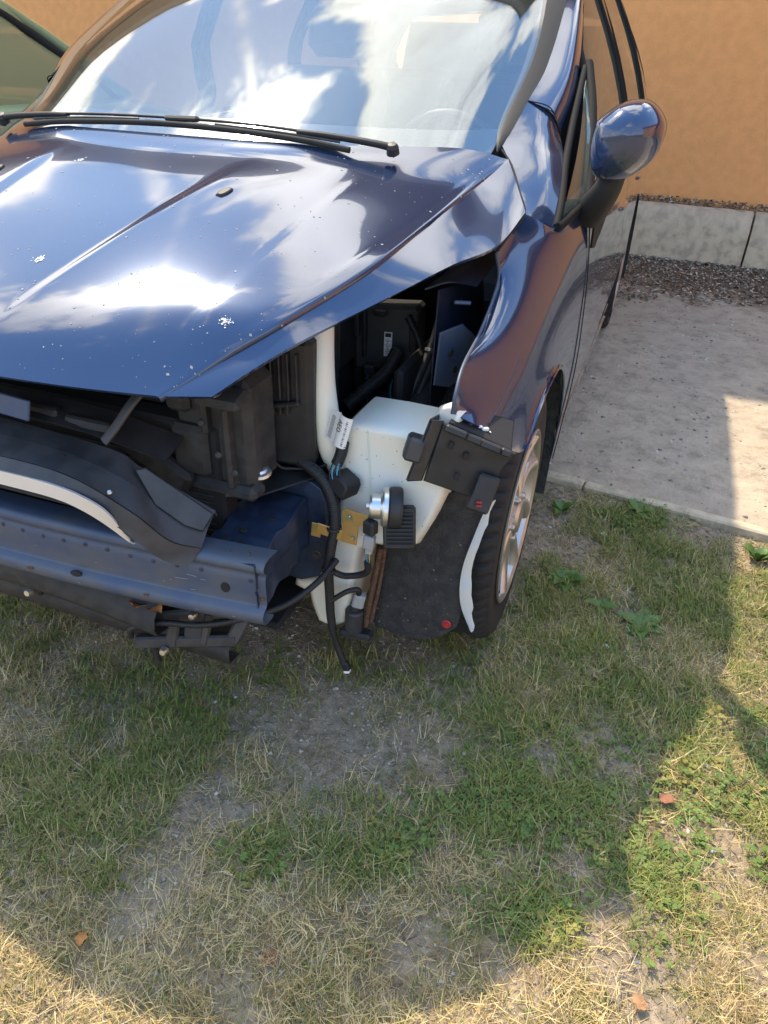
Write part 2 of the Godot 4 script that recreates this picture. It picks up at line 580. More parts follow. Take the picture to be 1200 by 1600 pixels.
func terrain(called: String, xs: PackedFloat32Array, zs: PackedFloat32Array, m: Material, yf: Callable, cf: Callable) -> MeshInstance3D:
	var st := SurfaceTool.new()
	st.begin(Mesh.PRIMITIVE_TRIANGLES)
	for z in zs:
		for x in xs:
			st.set_color(cf.call(x, z))
			st.set_uv(Vector2(x, z))
			st.add_vertex(Vector3(x, yf.call(x, z), z))
	var w := xs.size()
	for i in zs.size() - 1:
		for j in w - 1:
			var a := i * w + j
			for q in [a, a + 1, a + w + 1, a, a + w + 1, a + w]: st.add_index(q)
	st.generate_normals()
	var o := MeshInstance3D.new()
	o.name = called
	o.mesh = st.commit()
	o.mesh.surface_set_material(0, m)
	add_child(o, true)
	tag(o, "", "", "", "structure")
	return o

func soil_y(x: float, z: float) -> float:
	var inside := smoothstep(0.02, -0.06, z - edge_z(x)) * smoothstep(-12.0, -11.5, x)
	var away := clampf(maxf(absf(x), absf(z)) / 10.0 - 1.0, 0.0, 1.0)
	return ground_h(x, z) * (1.0 - away) - 0.05 * inside

func soil_c(x: float, z: float) -> Color:
	var k := 0.5 + 0.5 * patchy.get_noise_2d(x * 2.0 + 40.0, z * 2.0)
	var away := clampf((Vector2(x, z).length() - 5.0) / 6.0, 0.0, 1.0)
	var c := Color(0.78, 0.76, 0.76).lerp(Color(1.05, 1.0, 0.92), k)
	return c.lerp(Color(0.55, 0.62, 0.36), away)

func pave_y(x: float, z: float) -> float:
	return 0.014 + bump.get_noise_2d(x * 1.3 + 9.0, z * 1.3) * 0.006

func pave_c(x: float, z: float) -> Color:
	var k := 0.5 + 0.5 * patchy.get_noise_2d(x * 1.2, z * 1.2 + 7.0)
	var c := Color(0.86, 0.83, 0.80).lerp(Color(1.0, 0.98, 0.95), k)
	var dirt := smoothstep(-3.45, -3.9, z + 0.35 * patchy.get_noise_2d(x * 3.0, z * 3.0))
	return c.lerp(Color(0.24, 0.19, 0.145), dirt * 0.85)

func build_ground() -> void:
	bump.seed = 3; bump.frequency = 2.4; bump.fractal_octaves = 5
	patchy.seed = 4; patchy.frequency = 1.1; patchy.fractal_octaves = 4
	terrain("ground", axis_steps(-2.6, 3.4, 0.03, 220.0), axis_steps(-1.1, 2.6, 0.03, 220.0), M.soil, soil_y, soil_c)
	# paving: rows follow the slanting edge, from it back to the kerb
	var mb := Mb.new()
	var xs := []
	for k in 121: xs.append(-10.0 + k * 0.09 if k < 90 else -1.9 + (k - 90) * 0.09)
	xs = []
	var x := -10.0
	while x < 11.0:
		xs.append(x)
		x += 0.05 if x > -1.5 and x < 3.2 else 0.25
	var st := SurfaceTool.new()
	st.begin(Mesh.PRIMITIVE_TRIANGLES)
	var rows := 80
	for i in rows + 1:
		for q in xs:
			var z: float = lerpf(edge_z(q) - 0.02, -4.75, float(i) / rows)
			st.set_color(pave_c(q, z))
			st.add_vertex(Vector3(q, pave_y(q, z), z))
	var w := xs.size()
	for i in rows:
		for j in w - 1:
			var a := i * w + j
			for q in [a, a + w + 1, a + 1, a, a + w, a + w + 1]: st.add_index(q)
	st.generate_normals()
	var o := MeshInstance3D.new()
	o.name = "pavement"
	o.mesh = st.commit()
	o.mesh.surface_set_material(0, M.pavement)
	add_child(o, true)
	tag(o, "", "", "", "structure")
	# the thin concrete edging along it, in lengths of a metre
	var ed := thing("edging", "thin weathered concrete edging strip between grey paving and grass", "edging", Vector3(0, 0, 0))
	for k in 14:
		var x0 := -7.0 + k * 1.0
		var p := Vector3(x0 + 0.5, 0.002, edge_z(x0 + 0.5))
		var b := Mb.new()
		b.box(Transform3D(Basis(Vector3.UP, -atan(0.13)), p + Vector3(0, 0.002 * sin(k * 2.1), 0)), Vector3(1.004, 0.05, 0.042), 0.006)
		put("edging_piece", b, M.concrete, ed)

func build_house() -> void:
	var h := thing("orange_house", "orange rendered house wall rising behind the parked blue car", "house", Vector3(0, 0, -5.0))
	var tilt := Basis(Vector3.UP, -0.03)
	h.basis = tilt
	var b := Mb.new()
	b.box(Transform3D(Basis(), Vector3(-2.8, 1.55, -4.0)), Vector3(24.6, 3.3, 8.0), 0.01)
	put("wall", b, M.stucco, h)
	for q in [[-8.1, 14.0, 3.95], [0.1, 2.4, 4.75]]:
		b = Mb.new()
		b.box(Transform3D(Basis(), Vector3(q[0], (q[2] + 3.2) / 2, -4.0)), Vector3(q[1], q[2] - 3.2, 7.996), 0.0)
		put("upper_wall", b, M.stucco, h)
	# the wing of the house that runs forward on the right, out of the picture but mirrored in the car
	b = Mb.new()
	b.box(Transform3D(Basis(), Vector3(12.0, 2.4, 1.4)), Vector3(5.0, 5.0, 13.0), 0.01)
	put("side_wall", b, M.stucco, h)
	b = Mb.new()
	b.box(Transform3D(Basis(), Vector3(12.0, 5.02, 1.4)), Vector3(5.6, 0.22, 13.6), 0.01)
	put("eave", b, M.trim_wood, h)
	for s in [[-8.1, 3.90, 13.99], [0.1, 4.70, 2.6], [5.5, 3.15, 8.2]]:
		b = Mb.new()
		b.box(Transform3D(Basis(), Vector3(s[0], s[1] + 0.1, -3.9)), Vector3(s[2], 0.22, 9.8), 0.01)
		put("eave", b, M.trim_wood, h)
		b = Mb.new()
		b.puff(p2([-4.95, 0, 4.95, 0, 0, 2.7]), Transform3D(Basis(Vector3(0, 0, -1), Vector3(0, 1, 0), Vector3(1, 0, 0)), Vector3(s[0] + s[2] / 2, s[1] + 0.21, -3.9)), s[2], 0.02)
		put("roof", b, M.roof_tile, h)
	# kerb of concrete blocks under the wall
	var kb := thing("kerb", "low bevelled concrete kerb of long blocks below the orange wall", "kerb", Vector3(0, 0, -4.62))
	kb.basis = tilt
	for k in 22:
		var len := 1.0
		var x0 := -9.34 + k * len
		b = Mb.new()
		var pr := p2([0, -0.1, 0.0, 0.262, -0.075, 0.375, -0.17, 0.385, -0.17, -0.1])
		b.puff(pr, Transform3D(Basis(Vector3(0, 0, 1), Vector3(0, 1, 0), Vector3(-1, 0, 0)), Vector3(x0 + 0.006, 0, 0)), len - 0.012, 0.006)
		put("block", b, M.concrete, kb)
	var bed := Mb.new()
	bed.box(Transform3D(Basis(), Vector3(1.0, 0.26, -4.87)), Vector3(22, 0.2, 0.36), 0.01)
	tag(put("planting_bed", bed, M.soil, self), "", "", "", "structure")

func chip_mesh(kind: int) -> ArrayMesh:
	var b := Mb.new()
	if kind == 0:      # pebble
		var ring := []
		for i in 4:
			var line := PackedVector3Array()
			var e := -PI / 2 + PI * i / 3.0
			for k in 7:
				var a := TAU * (k % 6) / 6
				var q := 1.0 + 0.25 * sin(3.0 * a + i)
				line.append(Vector3(cos(a) * cos(e) * q, sin(e) * 0.6, sin(a) * cos(e) * 0.8 * q))
			ring.append(line)
		b.grid(ring, -1.0, true)
	else:              # a curled leaf scrap or bark chip
		var rows := []
		for i in 3:
			var t := i / 2.0
			var wd: float = [0.35, 0.5, 0.12][i]
			rows.append(PackedVector3Array([Vector3(-wd, 0.15 * wd + 0.1 * t, t * 1.6 - 0.8), Vector3(0, 0.05 - 0.12 * sin(PI * t), t * 1.6 - 0.8), Vector3(wd, 0.22 * wd + 0.05 * t, t * 1.6 - 0.8)]))
		b.grid(rows)
	return b.mesh(M.chips)

func scatter(called: String, mesh: Mesh, list: Array, cols: Array, label: String, parent: Node = self) -> MultiMeshInstance3D:
	var mm := MultiMesh.new()
	mm.transform_format = MultiMesh.TRANSFORM_3D
	mm.use_colors = true
	mm.mesh = mesh
	mm.instance_count = list.size()
	for i in list.size():
		mm.set_instance_transform(i, list[i])
		mm.set_instance_color(i, cols[i])
	var o := MultiMeshInstance3D.new()
	o.name = called
	o.multimesh = mm
	parent.add_child(o, true)
	tag(o, label, "", "", "stuff")
	return o

func build_litter() -> void:
	rng.seed = 77
	var brown := [Color(0.17, 0.105, 0.06), Color(0.27, 0.19, 0.115), Color(0.42, 0.33, 0.22), Color(0.08, 0.05, 0.03), Color(0.55, 0.43, 0.29), Color(0.12, 0.08, 0.05)]
	var grey := [Color(0.42, 0.37, 0.30), Color(0.28, 0.245, 0.20), Color(0.50, 0.45, 0.37), Color(0.19, 0.165, 0.135)]
	var leafs := []
	var lc := []
	var peb := []
	var pc := []
	for k in 24000:
		var x := rng.randf_range(-2.5, 4.5)
		var z := -4.6 + pow(rng.randf(), 1.2) * (1.20 + 0.5 * patchy.get_noise_2d(x * 2.0, 3.0))
		var s := rng.randf_range(0.006, 0.019)
		var t := Transform3D(Basis.from_euler(Vector3(rng.randf_range(-0.4, 0.4), rng.randf() * TAU, rng.randf_range(-0.4, 0.4))).scaled(Vector3.ONE * s), Vector3(x, 0.016 + rng.randf() * 0.012, z))
		if rng.randf() < 0.72:
			leafs.append(t); lc.append(brown[rng.randi() % 6] * rng.randf_range(0.7, 1.3))
		else:
			peb.append(t.scaled_local(Vector3.ONE * 0.55)); pc.append(grey[rng.randi() % 4] * rng.randf_range(0.6, 1.1))
	for k in 8000:      # between kerb and wall
		var x := rng.randf_range(-4.0, 6.0)
		var s := rng.randf_range(0.008, 0.022)
		var t := Transform3D(Basis.from_euler(Vector3(rng.randf_range(-0.5, 0.5), rng.randf() * TAU, rng.randf_range(-0.5, 0.5))).scaled(Vector3.ONE * s), Vector3(x, 0.375 + rng.randf() * 0.035, -4.79 - rng.randf() * 0.22 + 0.03 * x * 0))
		if rng.randf() < 0.75:
			leafs.append(t); lc.append(brown[rng.randi() % 6] * rng.randf_range(0.8, 1.5))
		else:
			peb.append(t.scaled_local(Vector3.ONE * 0.5)); pc.append(grey[rng.randi() % 4] * 0.8)
	for k in 26000:      # grit and stray stones on the paving
		var x := rng.randf_range(-1.5, 3.2)
		var z := rng.randf_range(-4.2, edge_z(x) - 0.03)
		if patchy.get_noise_2d(x * 3.0, z * 3.0) < rng.randf_range(-0.4, 0.5): continue
		var s := 0.0018 + 0.009 * pow(rng.randf(), 6.0)
		peb.append(Transform3D(Basis(Vector3.UP, rng.randf() * TAU).scaled(Vector3.ONE * s), Vector3(x, pave_y(x, z), z)))
		pc.append(grey[rng.randi() % 4] * rng.randf_range(0.7, 1.2))
	var bits := []
	var bc := []
	for k in 26000:     # crumbs of straw lying flat on the soil
		var x := rng.randf_range(-0.8, 2.2)
		var z := rng.randf_range(edge_z(x) - 0.02, 1.6)
		var s := rng.randf_range(0.004, 0.016)
		bits.append(Transform3D(Basis.from_euler(Vector3(rng.randf_range(-0.25, 0.25), rng.randf() * TAU, rng.randf_range(-0.3, 0.3))).scaled_local(Vector3(0.0016, s, s)), Vector3(x, soil_y(x, z) + 0.0015, z)))
		bc.append(Color(0.50, 0.40, 0.24).lerp(Color(0.24, 0.18, 0.11), rng.randf()) * rng.randf_range(0.7, 1.2))
	scatter("straw_crumbs", chip_mesh(1), bits, bc, "short crumbs of dry straw lying flat on the bare soil")
	for k in 15000:     # grit in the bare soil of the lawn
		var x := rng.randf_range(-0.9, 2.3)
		var z := rng.randf_range(edge_z(x) + 0.03, 1.7)
		var s := 0.0011 + 0.006 * pow(rng.randf(), 7.0)
		peb.append(Transform3D(Basis(Vector3.UP, rng.randf() * TAU).scaled(Vector3.ONE * s), Vector3(x, soil_y(x, z) + s * 0.2, z)))
		pc.append(grey[rng.randi() % 4] * rng.randf_range(0.8, 1.25))
	for k in 34000:     # crumbs of the soil itself
		var x := rng.randf_range(-0.7, 2.1)
		var z := rng.randf_range(edge_z(x) + 0.02, 1.6)
		var s := 0.0012 + 0.0045 * pow(rng.randf(), 3.0)
		peb.append(Transform3D(Basis.from_euler(Vector3(rng.randf() * 3.0, rng.randf() * TAU, 0)).scaled(Vector3.ONE * s), Vector3(x, soil_y(x, z) + s * 0.1, z)))
		pc.append(Color(0.39, 0.33, 0.25) * rng.randf_range(0.55, 1.15))
	scatter("leaf_litter", chip_mesh(1), leafs, lc, "brown leaf scraps and bark lying along the kerb")
	scatter("gravel", chip_mesh(0), peb, pc, "small grey stones and grit strewn over paving and soil")

func blade(b: Mb, root: Vector3, dir: float, tall: float, lean: float, wide: float, droop: float) -> void:
	var o := Vector3(cos(dir), 0, sin(dir))
	var sd := Vector3(-o.z, 0, o.x) * wide * 0.5
	var l := []
	var p := root
	var a := lean
	for i in 4:
		var q := 1.0 - float(i) / 3.0
		l.append([p - sd * (0.15 + 0.85 * q), p + sd * (0.15 + 0.85 * q)])
		p += (o * sin(a) + Vector3.UP * cos(a)) * tall / 3.0
		a += droop
	for i in 3:
		b.quad(l[i][0], l[i][1], l[i + 1][1], l[i + 1][0])

func tuft(kind: int, sd: int) -> ArrayMesh:
	rng.seed = 900 + sd * 7 + kind * 131
	var b := Mb.new()
	var many: int = [15, 17, 9][kind]
	for k in many:
		var d := rng.randf() * TAU
		var at := Vector3(cos(d), 0, sin(d)) * (sqrt(rng.randf()) * float([0.026, 0.045, 0.02][kind]))
		var sh := rng.randf_range(0.75, 1.2)
		b.tint = Color(sh, sh * rng.randf_range(0.92, 1.05), sh * rng.randf_range(0.7, 1.05))
		if kind == 0:
			blade(b, at, rng.randf() * TAU, rng.randf_range(0.012, 0.034), rng.randf_range(0.2, 0.95), rng.randf_range(0.0016, 0.0032), rng.randf_range(0.1, 0.45))
		elif kind == 1:
			var lie := rng.randf_range(0.95, 1.55) if rng.randf() < 0.8 else rng.randf_range(0.3, 0.9)
			blade(b, at + Vector3(0, 0.004, 0), rng.randf() * TAU, rng.randf_range(0.013, 0.046), lie, rng.randf_range(0.0008, 0.0018), rng.randf_range(-0.22, 0.30))
		else:          # clover-like leaflets on short stalks
			var tip := at * 1.6 + Vector3(0, rng.randf_range(0.006, 0.018), 0)
			for j in 3:
				var a := d + j * TAU / 3
				var o := Vector3(cos(a), 0.25 * rng.randf(), sin(a)) * rng.randf_range(0.005, 0.010)
				var s := Vector3(-o.z, 0.001, o.x) * 0.55
				b.quad(tip, tip + o * 0.5 + s, tip + o, tip + o * 0.5 - s)
	return b.mesh(M.blade)

# green, bare and leafy patches of this lawn: x, z, radius
const GREENS := [1.06, 0.49, 0.20, 0.30, 0.69, 0.13, 0.24, 0.93, 0.20, 0.77, 0.77, 0.12, 1.29, 0.67, 0.10, 0.69, 0.14, 0.18, 0.44, 0.42, 0.16, 1.42, -0.35, 0.30, 1.13, 0.77, 0.09, 0.12, 0.60, 0.18, 1.02, -0.18, 0.16, 0.85, 0.33, 0.16, 0.6, 0.28, 0.14, -0.3, 0.5, 0.2, 1.7, 0.1, 0.25, 1.2, -0.55, 0.2, 0.93, 0.62, 0.1, 1.60, 0.45, 0.15, 0.62, 0.83, 0.06, 1.0, 0.03, 0.2, 0.36, 0.55, 0.1, 1.25, 0.2, 0.2]
const BARES := [0.55, 0.50, 0.13, 0.46, 0.86, 0.11, 0.74, 0.68, 0.09, 1.15, 0.36, 0.13, 1.15, 0.66, 0.10, 0.51, 1.05, 0.11, 1.40, 0.55, 0.10, 1.21, 0.71, 0.09, 0.92, -0.45, 0.16, 1.45, -0.60, 0.2, 0.95, 0.90, 0.08, 0.3, 0.25, 0.25, 0.70, 0.30, 0.10, 1.28, 0.86, 0.08, 0.57, 0.66, 0.07, 1.55, 0.7, 0.1]
const LEAFY := [1.35, 0.48, 0.15, 1.27, 0.66, 0.13, 1.44, 0.40, 0.16, 1.12, 0.74, 0.12, 1.25, 0.42, 0.14, 0.95, -0.62, 0.12, 1.2, -0.66, 0.12, 0.42, 0.50, 0.13, 1.55, 0.3, 0.2, 0.28, 0.62, 0.1, 1.1, 0.55, 0.18, 0.62, 0.88, 0.07, 0.88, 0.7, 0.1]

func amount(list: Array, x: float, z: float) -> float:
	var r := 0.0
	for k in range(0, list.size(), 3):
		var d: float = Vector2(x - list[k], z - list[k + 1]).length() / list[k + 2]
		r = maxf(r, 1.0 - smoothstep(0.55, 1.25, d + 0.35 * patchy.get_noise_2d(x * 9.0, z * 9.0)))
	return r

func build_lawn() -> void:
	var meshes := [[], [], []]
	for k in 3:
		for s in 5: meshes[k].append(tuft(k, s))
	rng.seed = 4242
	var lists := {}
	var cols := {}
	for k in 3:
		for s in 5:
			lists[k * 5 + s] = []
			cols[k * 5 + s] = []
	var near := 56000
	for i in near + 16000:
		var x: float
		var z: float
		if i < near:
			x = rng.randf_range(-0.7, 2.1)
			z = rng.randf_range(-0.75, 1.7)
		else:
			x = rng.randf_range(-3.0, 4.5)
			z = rng.randf_range(-0.75, 4.0)
			if x > -0.7 and x < 2.1 and z < 1.7: continue
		if z < edge_z(x) + 0.02 + 0.015 * sin(x * 40.0): continue
		var g := amount(GREENS, x, z)
		var ba := amount(BARES, x, z)
		var le := amount(LEAFY, x, z)
		var nz := patchy.get_noise_2d(x * 4.0 + 3.0, z * 4.0)
		var n2 := patchy.get_noise_2d(x * 11.0 - 8.0, z * 11.0)
		var shade := smoothstep(0.75, 0.55, z) * smoothstep(0.98, 0.88, absf(x)) * 0.85     # starved under the car
		if z < -0.2: shade = maxf(shade, smoothstep(1.0, 0.92, absf(x)))
		var keep := 0.50 - ba * 0.42 + g * 0.22 + nz * 0.70 + n2 * 0.95
		keep = minf(keep, 1.0) * (1.0 - shade * 0.8)
		if z < -0.2: keep *= 0.75
		if rng.randf() > keep: continue
		var kind := 1
		var pg := g * 0.38 + 0.31 + 0.35 * patchy.get_noise_2d(x * 13.0, z * 13.0 - 9.0) + 0.40 * patchy.get_noise_2d(x * 6.0, z * 6.0 + 20.0)
		pg *= smoothstep(1.40, 0.80, z) * 0.75 + 0.25
		var r := rng.randf()
		if r < le * 0.17: kind = 2
		elif r < le * 0.17 + pg: kind = 0
		var c: Color
		if kind == 0:
			c = Color(0.13, 0.19, 0.035).lerp(Color(0.31, 0.31, 0.075), clampf(rng.randf() * 0.8 + 0.25 * nz, 0, 1))
			if rng.randf() < 0.12: c = Color(0.40, 0.33, 0.13)
		elif kind == 1:
			c = Color(0.50, 0.37, 0.165).lerp(Color(0.76, 0.61, 0.33), rng.randf())
			if rng.randf() < 0.25: c = Color(0.30, 0.21, 0.09)
			if rng.randf() < 0.14: c = Color(0.24, 0.24, 0.08)
		else:
			c = Color(0.085, 0.15, 0.03).lerp(Color(0.15, 0.21, 0.045), rng.randf())
			if rng.randf() < 0.06: c = Color(0.24, 0.22, 0.05)
		var key := kind * 5 + rng.randi() % 5
		var s := rng.randf_range(0.7, 1.25)
		if kind == 0: s *= 0.8 + 0.5 * g
		lists[key].append(Transform3D(Basis.from_euler(Vector3(rng.randf_range(-0.2, 0.2), rng.randf() * TAU, rng.randf_range(-0.2, 0.2))).scaled(Vector3.ONE * s), Vector3(x, soil_y(x, z) - 0.002, z)))
		cols[key].append(c)
	for k in 3:
		var o := Node3D.new()
		o.name = ["green_grass", "dry_grass", "clover"][k]
		add_child(o, true)
		tag(o, ["short green grass growing in patches on the soil", "dry straw coloured grass lying over the soil", "low clover leaves growing among the grass"][k], "", "", "stuff")
		for s in 5: scatter("tufts", meshes[k][s], lists[k * 5 + s], cols[k * 5 + s], "", o)

func weed(label: String, at: Vector2, size: float, leaves: int, upright: float, sd: int) -> void:
	rng.seed = sd
	var t := thing("weed_plant", label, "plant", Vector3(at.x, soil_y(at.x, at.y), at.y), "weeds growing in the worn grass")
	for k in leaves:
		var a := TAU * k / leaves + rng.randf_range(-0.5, 0.5)
		var o := Vector3(cos(a), 0, sin(a))
		var sd2 := Vector3(-o.z, 0, o.x)
		var ln := size * rng.randf_range(0.6, 1.1)
		var rows := []
		var rise := upright * rng.randf_range(0.4, 1.2)
		for i in 7:
			var f := i / 6.0
			var wd := ln * 0.20 * (0.18 + 1.15 * sin(PI * pow(f, 0.75)) * (1.0 - 0.25 * f)) * (1.0 + 0.16 * sin(f * 26.0))
			if i == 6: wd = ln * 0.008
			var p := o * ln * f * (1.0 - 0.25 * rise * f) + Vector3.UP * (ln * (rise * f - 0.55 * rise * f * f) + 0.006)
			rows.append(PackedVector3Array([p - sd2 * wd + Vector3.UP * wd * 0.35, p, p + sd2 * wd + Vector3.UP * wd * 0.35]))
		var b := Mb.new()
		var sh := rng.randf_range(0.75, 1.35)
		b.tint = Color(sh, sh * rng.randf_range(0.9, 1.1), sh)
		b.grid(rows)
		put("leaf", b, M.weed_leaf, t)

func dead_leaf(label: String, at: Vector3, size: float, turn: float, sd: int, col := Color(0.42, 0.17, 0.055), group := "") -> void:
	rng.seed = sd
	var rows := []
	for i in 8:
		var f := i / 7.0
		var line := PackedVector3Array()
		for j in 5:
			var g := (j - 2) / 2.0
			var wd := 0.42 * pow(sin(PI * clampf(f * 0.94 + 0.05, 0, 1)), 0.7) * (1.0 + 0.22 * sin(f * 15.0 + sd))
			line.append(Vector3(g * wd, 0.10 * g * g + 0.14 * sin(f * 4.0 + sd) + rng.randf_range(-0.03, 0.03), f - 0.5) * size)
		rows.append(line)
	var b := Mb.new()
	b.tint = col
	b.grid(rows)
	var o := put("dead_leaf", b, M.leaf_dead)
	o.transform = Transform3D(Basis.from_euler(Vector3(0.15 * sin(sd), turn, 0.2 * cos(sd * 2.0))), at)
	tag(o, label, "leaf", group)

func build_small_plants() -> void:
	weed("leafy green weed close beside the front tyre's outer edge", Vector2(1.02, -0.20), 0.075, 11, 0.7, 1)
	weed("flat dark green rosette weed in the middle of the grass right of the front tyre", Vector2(1.245, -0.10), 0.085, 10, 0.35, 2)
	weed("tall bright weed in the sunlit strip at the right edge by the paving", Vector2(1.56, -0.55), 0.085, 9, 1.5, 3)
	weed("small weed by the edging nearest to the front wheel rim", Vector2(0.95, -0.60), 0.055, 8, 0.9, 4)
	weed("low pair of weed leaves against the edging, between wheel and sunlight", Vector2(1.19, -0.68), 0.06, 7, 0.9, 5)
	weed("small weed standing on the sunlit paving just past the edging", Vector2(1.575, -0.79), 0.055, 7, 1.3, 6)
	weed("broad leaved low weed a hand's breadth from the rosette, nearer the tyre", Vector2(1.13, -0.13), 0.06, 7, 0.4, 7)
	weed("small tuft of weed leaves in a crack of the shaded paving", Vector2(1.03, -1.62), 0.05, 7, 0.9, 8)
	var one := "brown dead leaf lying flat in the grass"
	dead_leaf("small orange dead leaf at the lower left on a bare patch", Vector3(0.41, 0.012, 1.12), 0.024, 0.4, 31, Color(0.45, 0.19, 0.05), "dead leaves in the grass")
	dead_leaf("orange brown dead leaf near the bottom right in the dry straw", Vector3(1.305, 0.014, 0.875), 0.026, 1.4, 32, Color(0.42, 0.22, 0.10), "dead leaves in the grass")
	dead_leaf("pink brown dead leaf on bare soil below the rosette weed", Vector3(1.16, 0.012, 0.16), 0.032, 2.0, 33, Color(0.40, 0.24, 0.15), "dead leaves in the grass")
	dead_leaf("reddish dead leaf at the bottom edge left of centre", Vector3(0.72, 0.012, 1.03), 0.028, 2.6, 34, Color(0.30, 0.10, 0.06), "dead leaves in the grass")
	dead_leaf("dark red dead leaf in the clover at the shadow's edge", Vector3(1.33, 0.016, 0.46), 0.032, 0.9, 35, Color(0.28, 0.12, 0.07), "dead leaves in the grass")
	dead_leaf("larger crumpled orange leaf caught on the lip below the bumper beam", Vector3(0.293, 0.392, 0.715), 0.042, 0.3, 36, Color(0.50, 0.20, 0.06), "dead leaves on the bumper lip")
	dead_leaf("smaller crumpled orange leaf at the right on the lip below the bumper beam", Vector3(0.328, 0.39, 0.712), 0.036, 1.3, 37, Color(0.48, 0.19, 0.06), "dead leaves on the bumper lip")
	rng.seed = 5
	for s in [[1.158, 0.031, 0.014, "flat pale stone on the soil below the rosette weed"], [1.10, -0.52, 0.012, "white stone on bare soil near the edging"], [1.42, 0.54, 0.009, "small pale stone on sunlit bare soil at the right"]]:
		var b := Mb.new()
		var rings := []
		for i in 6:
			var e := -PI / 2 + PI * i / 5.0
			var line := PackedVector3Array()
			for k in 11:
				var a := TAU * (k % 10) / 10
				var q := 1.0 + 0.15 * sin(2.0 * a + i + s[0] * 9.0) + 0.08 * sin(5.0 * a)
				line.append(Vector3(cos(a) * cos(e) * q, sin(e) * 0.45, sin(a) * cos(e) * q * 0.7) * s[2])
			rings.append(line)
		b.grid(rings, -1.0, true)
		b.tint = Color(0.6, 0.57, 0.52)
		var o := put("stone", b, M.chips)
		o.position = Vector3(s[0], soil_y(s[0], s[1]) + s[2] * 0.25, s[1])
		tag(o, s[3], "stone", "loose stones on the ground")

# ---------------------------------------------------------------- the blue car
const HOOD_LIFT := 0.007      # the outer skin lies this far above the grid it is built from
const MC := Vector3(0.957, 1.145, -0.25)
var car: Node3D

func gap(parent: Node, pts: PackedVector3Array, r := 0.0022) -> void:
	var b := Mb.new()
	b.tube(cr(pts, 5), r, 6)
	put("panel_gap", b, M.dark, parent)

func hood_rows() -> Array:
	# left half, rows from the nose to the screen; columns: middle, ridge, between, crease (three close ones), lower edge
	var st := [
		[[0.0, 0.860, 0.805], [0.15, 0.858, 0.792], [0.29, 0.852, 0.766], [0.406, 0.844, 0.730], [0.422, 0.842, 0.722], [0.485, 0.840, 0.687]],
		[[0.0, 0.918, 0.722], [0.165, 0.921, 0.710], [0.32, 0.913, 0.685], [0.461, 0.886, 0.645], [0.476, 0.879, 0.634], [0.535, 0.874, 0.622]],
		[[0.0, 0.964, 0.580], [0.20, 0.968, 0.570], [0.37, 0.958, 0.560], [0.530, 0.931, 0.562], [0.545, 0.924, 0.550], [0.590, 0.906, 0.545]],
		[[0.0, 1.010, 0.420], [0.24, 1.014, 0.408], [0.43, 1.003, 0.392], [0.601, 0.981, 0.384], [0.616, 0.972, 0.370], [0.675, 0.941, 0.328]],
		[[0.0, 1.056, 0.240], [0.28, 1.059, 0.228], [0.48, 1.045, 0.200], [0.627, 1.013, 0.165], [0.642, 1.004, 0.152], [0.714, 0.953, 0.195]],
		[[0.0, 1.097, 0.085], [0.32, 1.098, 0.066], [0.52, 1.083, 0.012], [0.656, 1.052, -0.060], [0.671, 1.043, -0.072], [0.770, 0.971, 0.074]],
		[[0.0, 1.116, 0.020], [0.35, 1.116, -0.004], [0.60, 1.113, -0.165], [0.700, 1.094, -0.224], [0.718, 1.084, -0.214], [0.785, 1.008, -0.096]],
	]
	var left := []
	for l in st:
		var r := PackedVector3Array()
		for q in l: r.append(Vector3(q[0], q[1], q[2]))
		left.append(r)
	var half := []
	for l in left:
		var full := PackedVector3Array()
		for k in range(l.size() - 1, 0, -1): full.append(Vector3(-l[k].x, l[k].y, l[k].z))
		full.append_array(l)
		half.append(full)
	var s := surf(half, 22, 7)
	# fair the top between the creases
	for it in 60:
		for i in range(1, s.size() - 1):
			for j in range(47, 174):
				s[i][j].y = 0.5 * s[i][j].y + 0.125 * (s[i - 1][j].y + s[i + 1][j].y + s[i][j - 1].y + s[i][j + 1].y)
	# two shallow pressed ridges running together towards the nose
	for i in s.size():
		var t := float(i) / (s.size() - 1)
		for j in s[i].size():
			var p: Vector3 = s[i][j]
			var k := smoothstep(0.08, 0.30, t) * smoothstep(0.84, 0.62, t)
			for q in [[0.105, 0.235, 0.0040, 0.050], [0.40, 0.475, 0.0022, 0.030]]:
				var dd: float = (absf(p.x) - lerpf(q[0], q[1], clampf(t * 1.25, 0, 1))) / 0.009
				p.y += q[2] * k / (1.0 + exp(-dd * 2.2)) * exp(-maxf(dd, 0.0) * q[3])
			s[i][j] = p
	return s

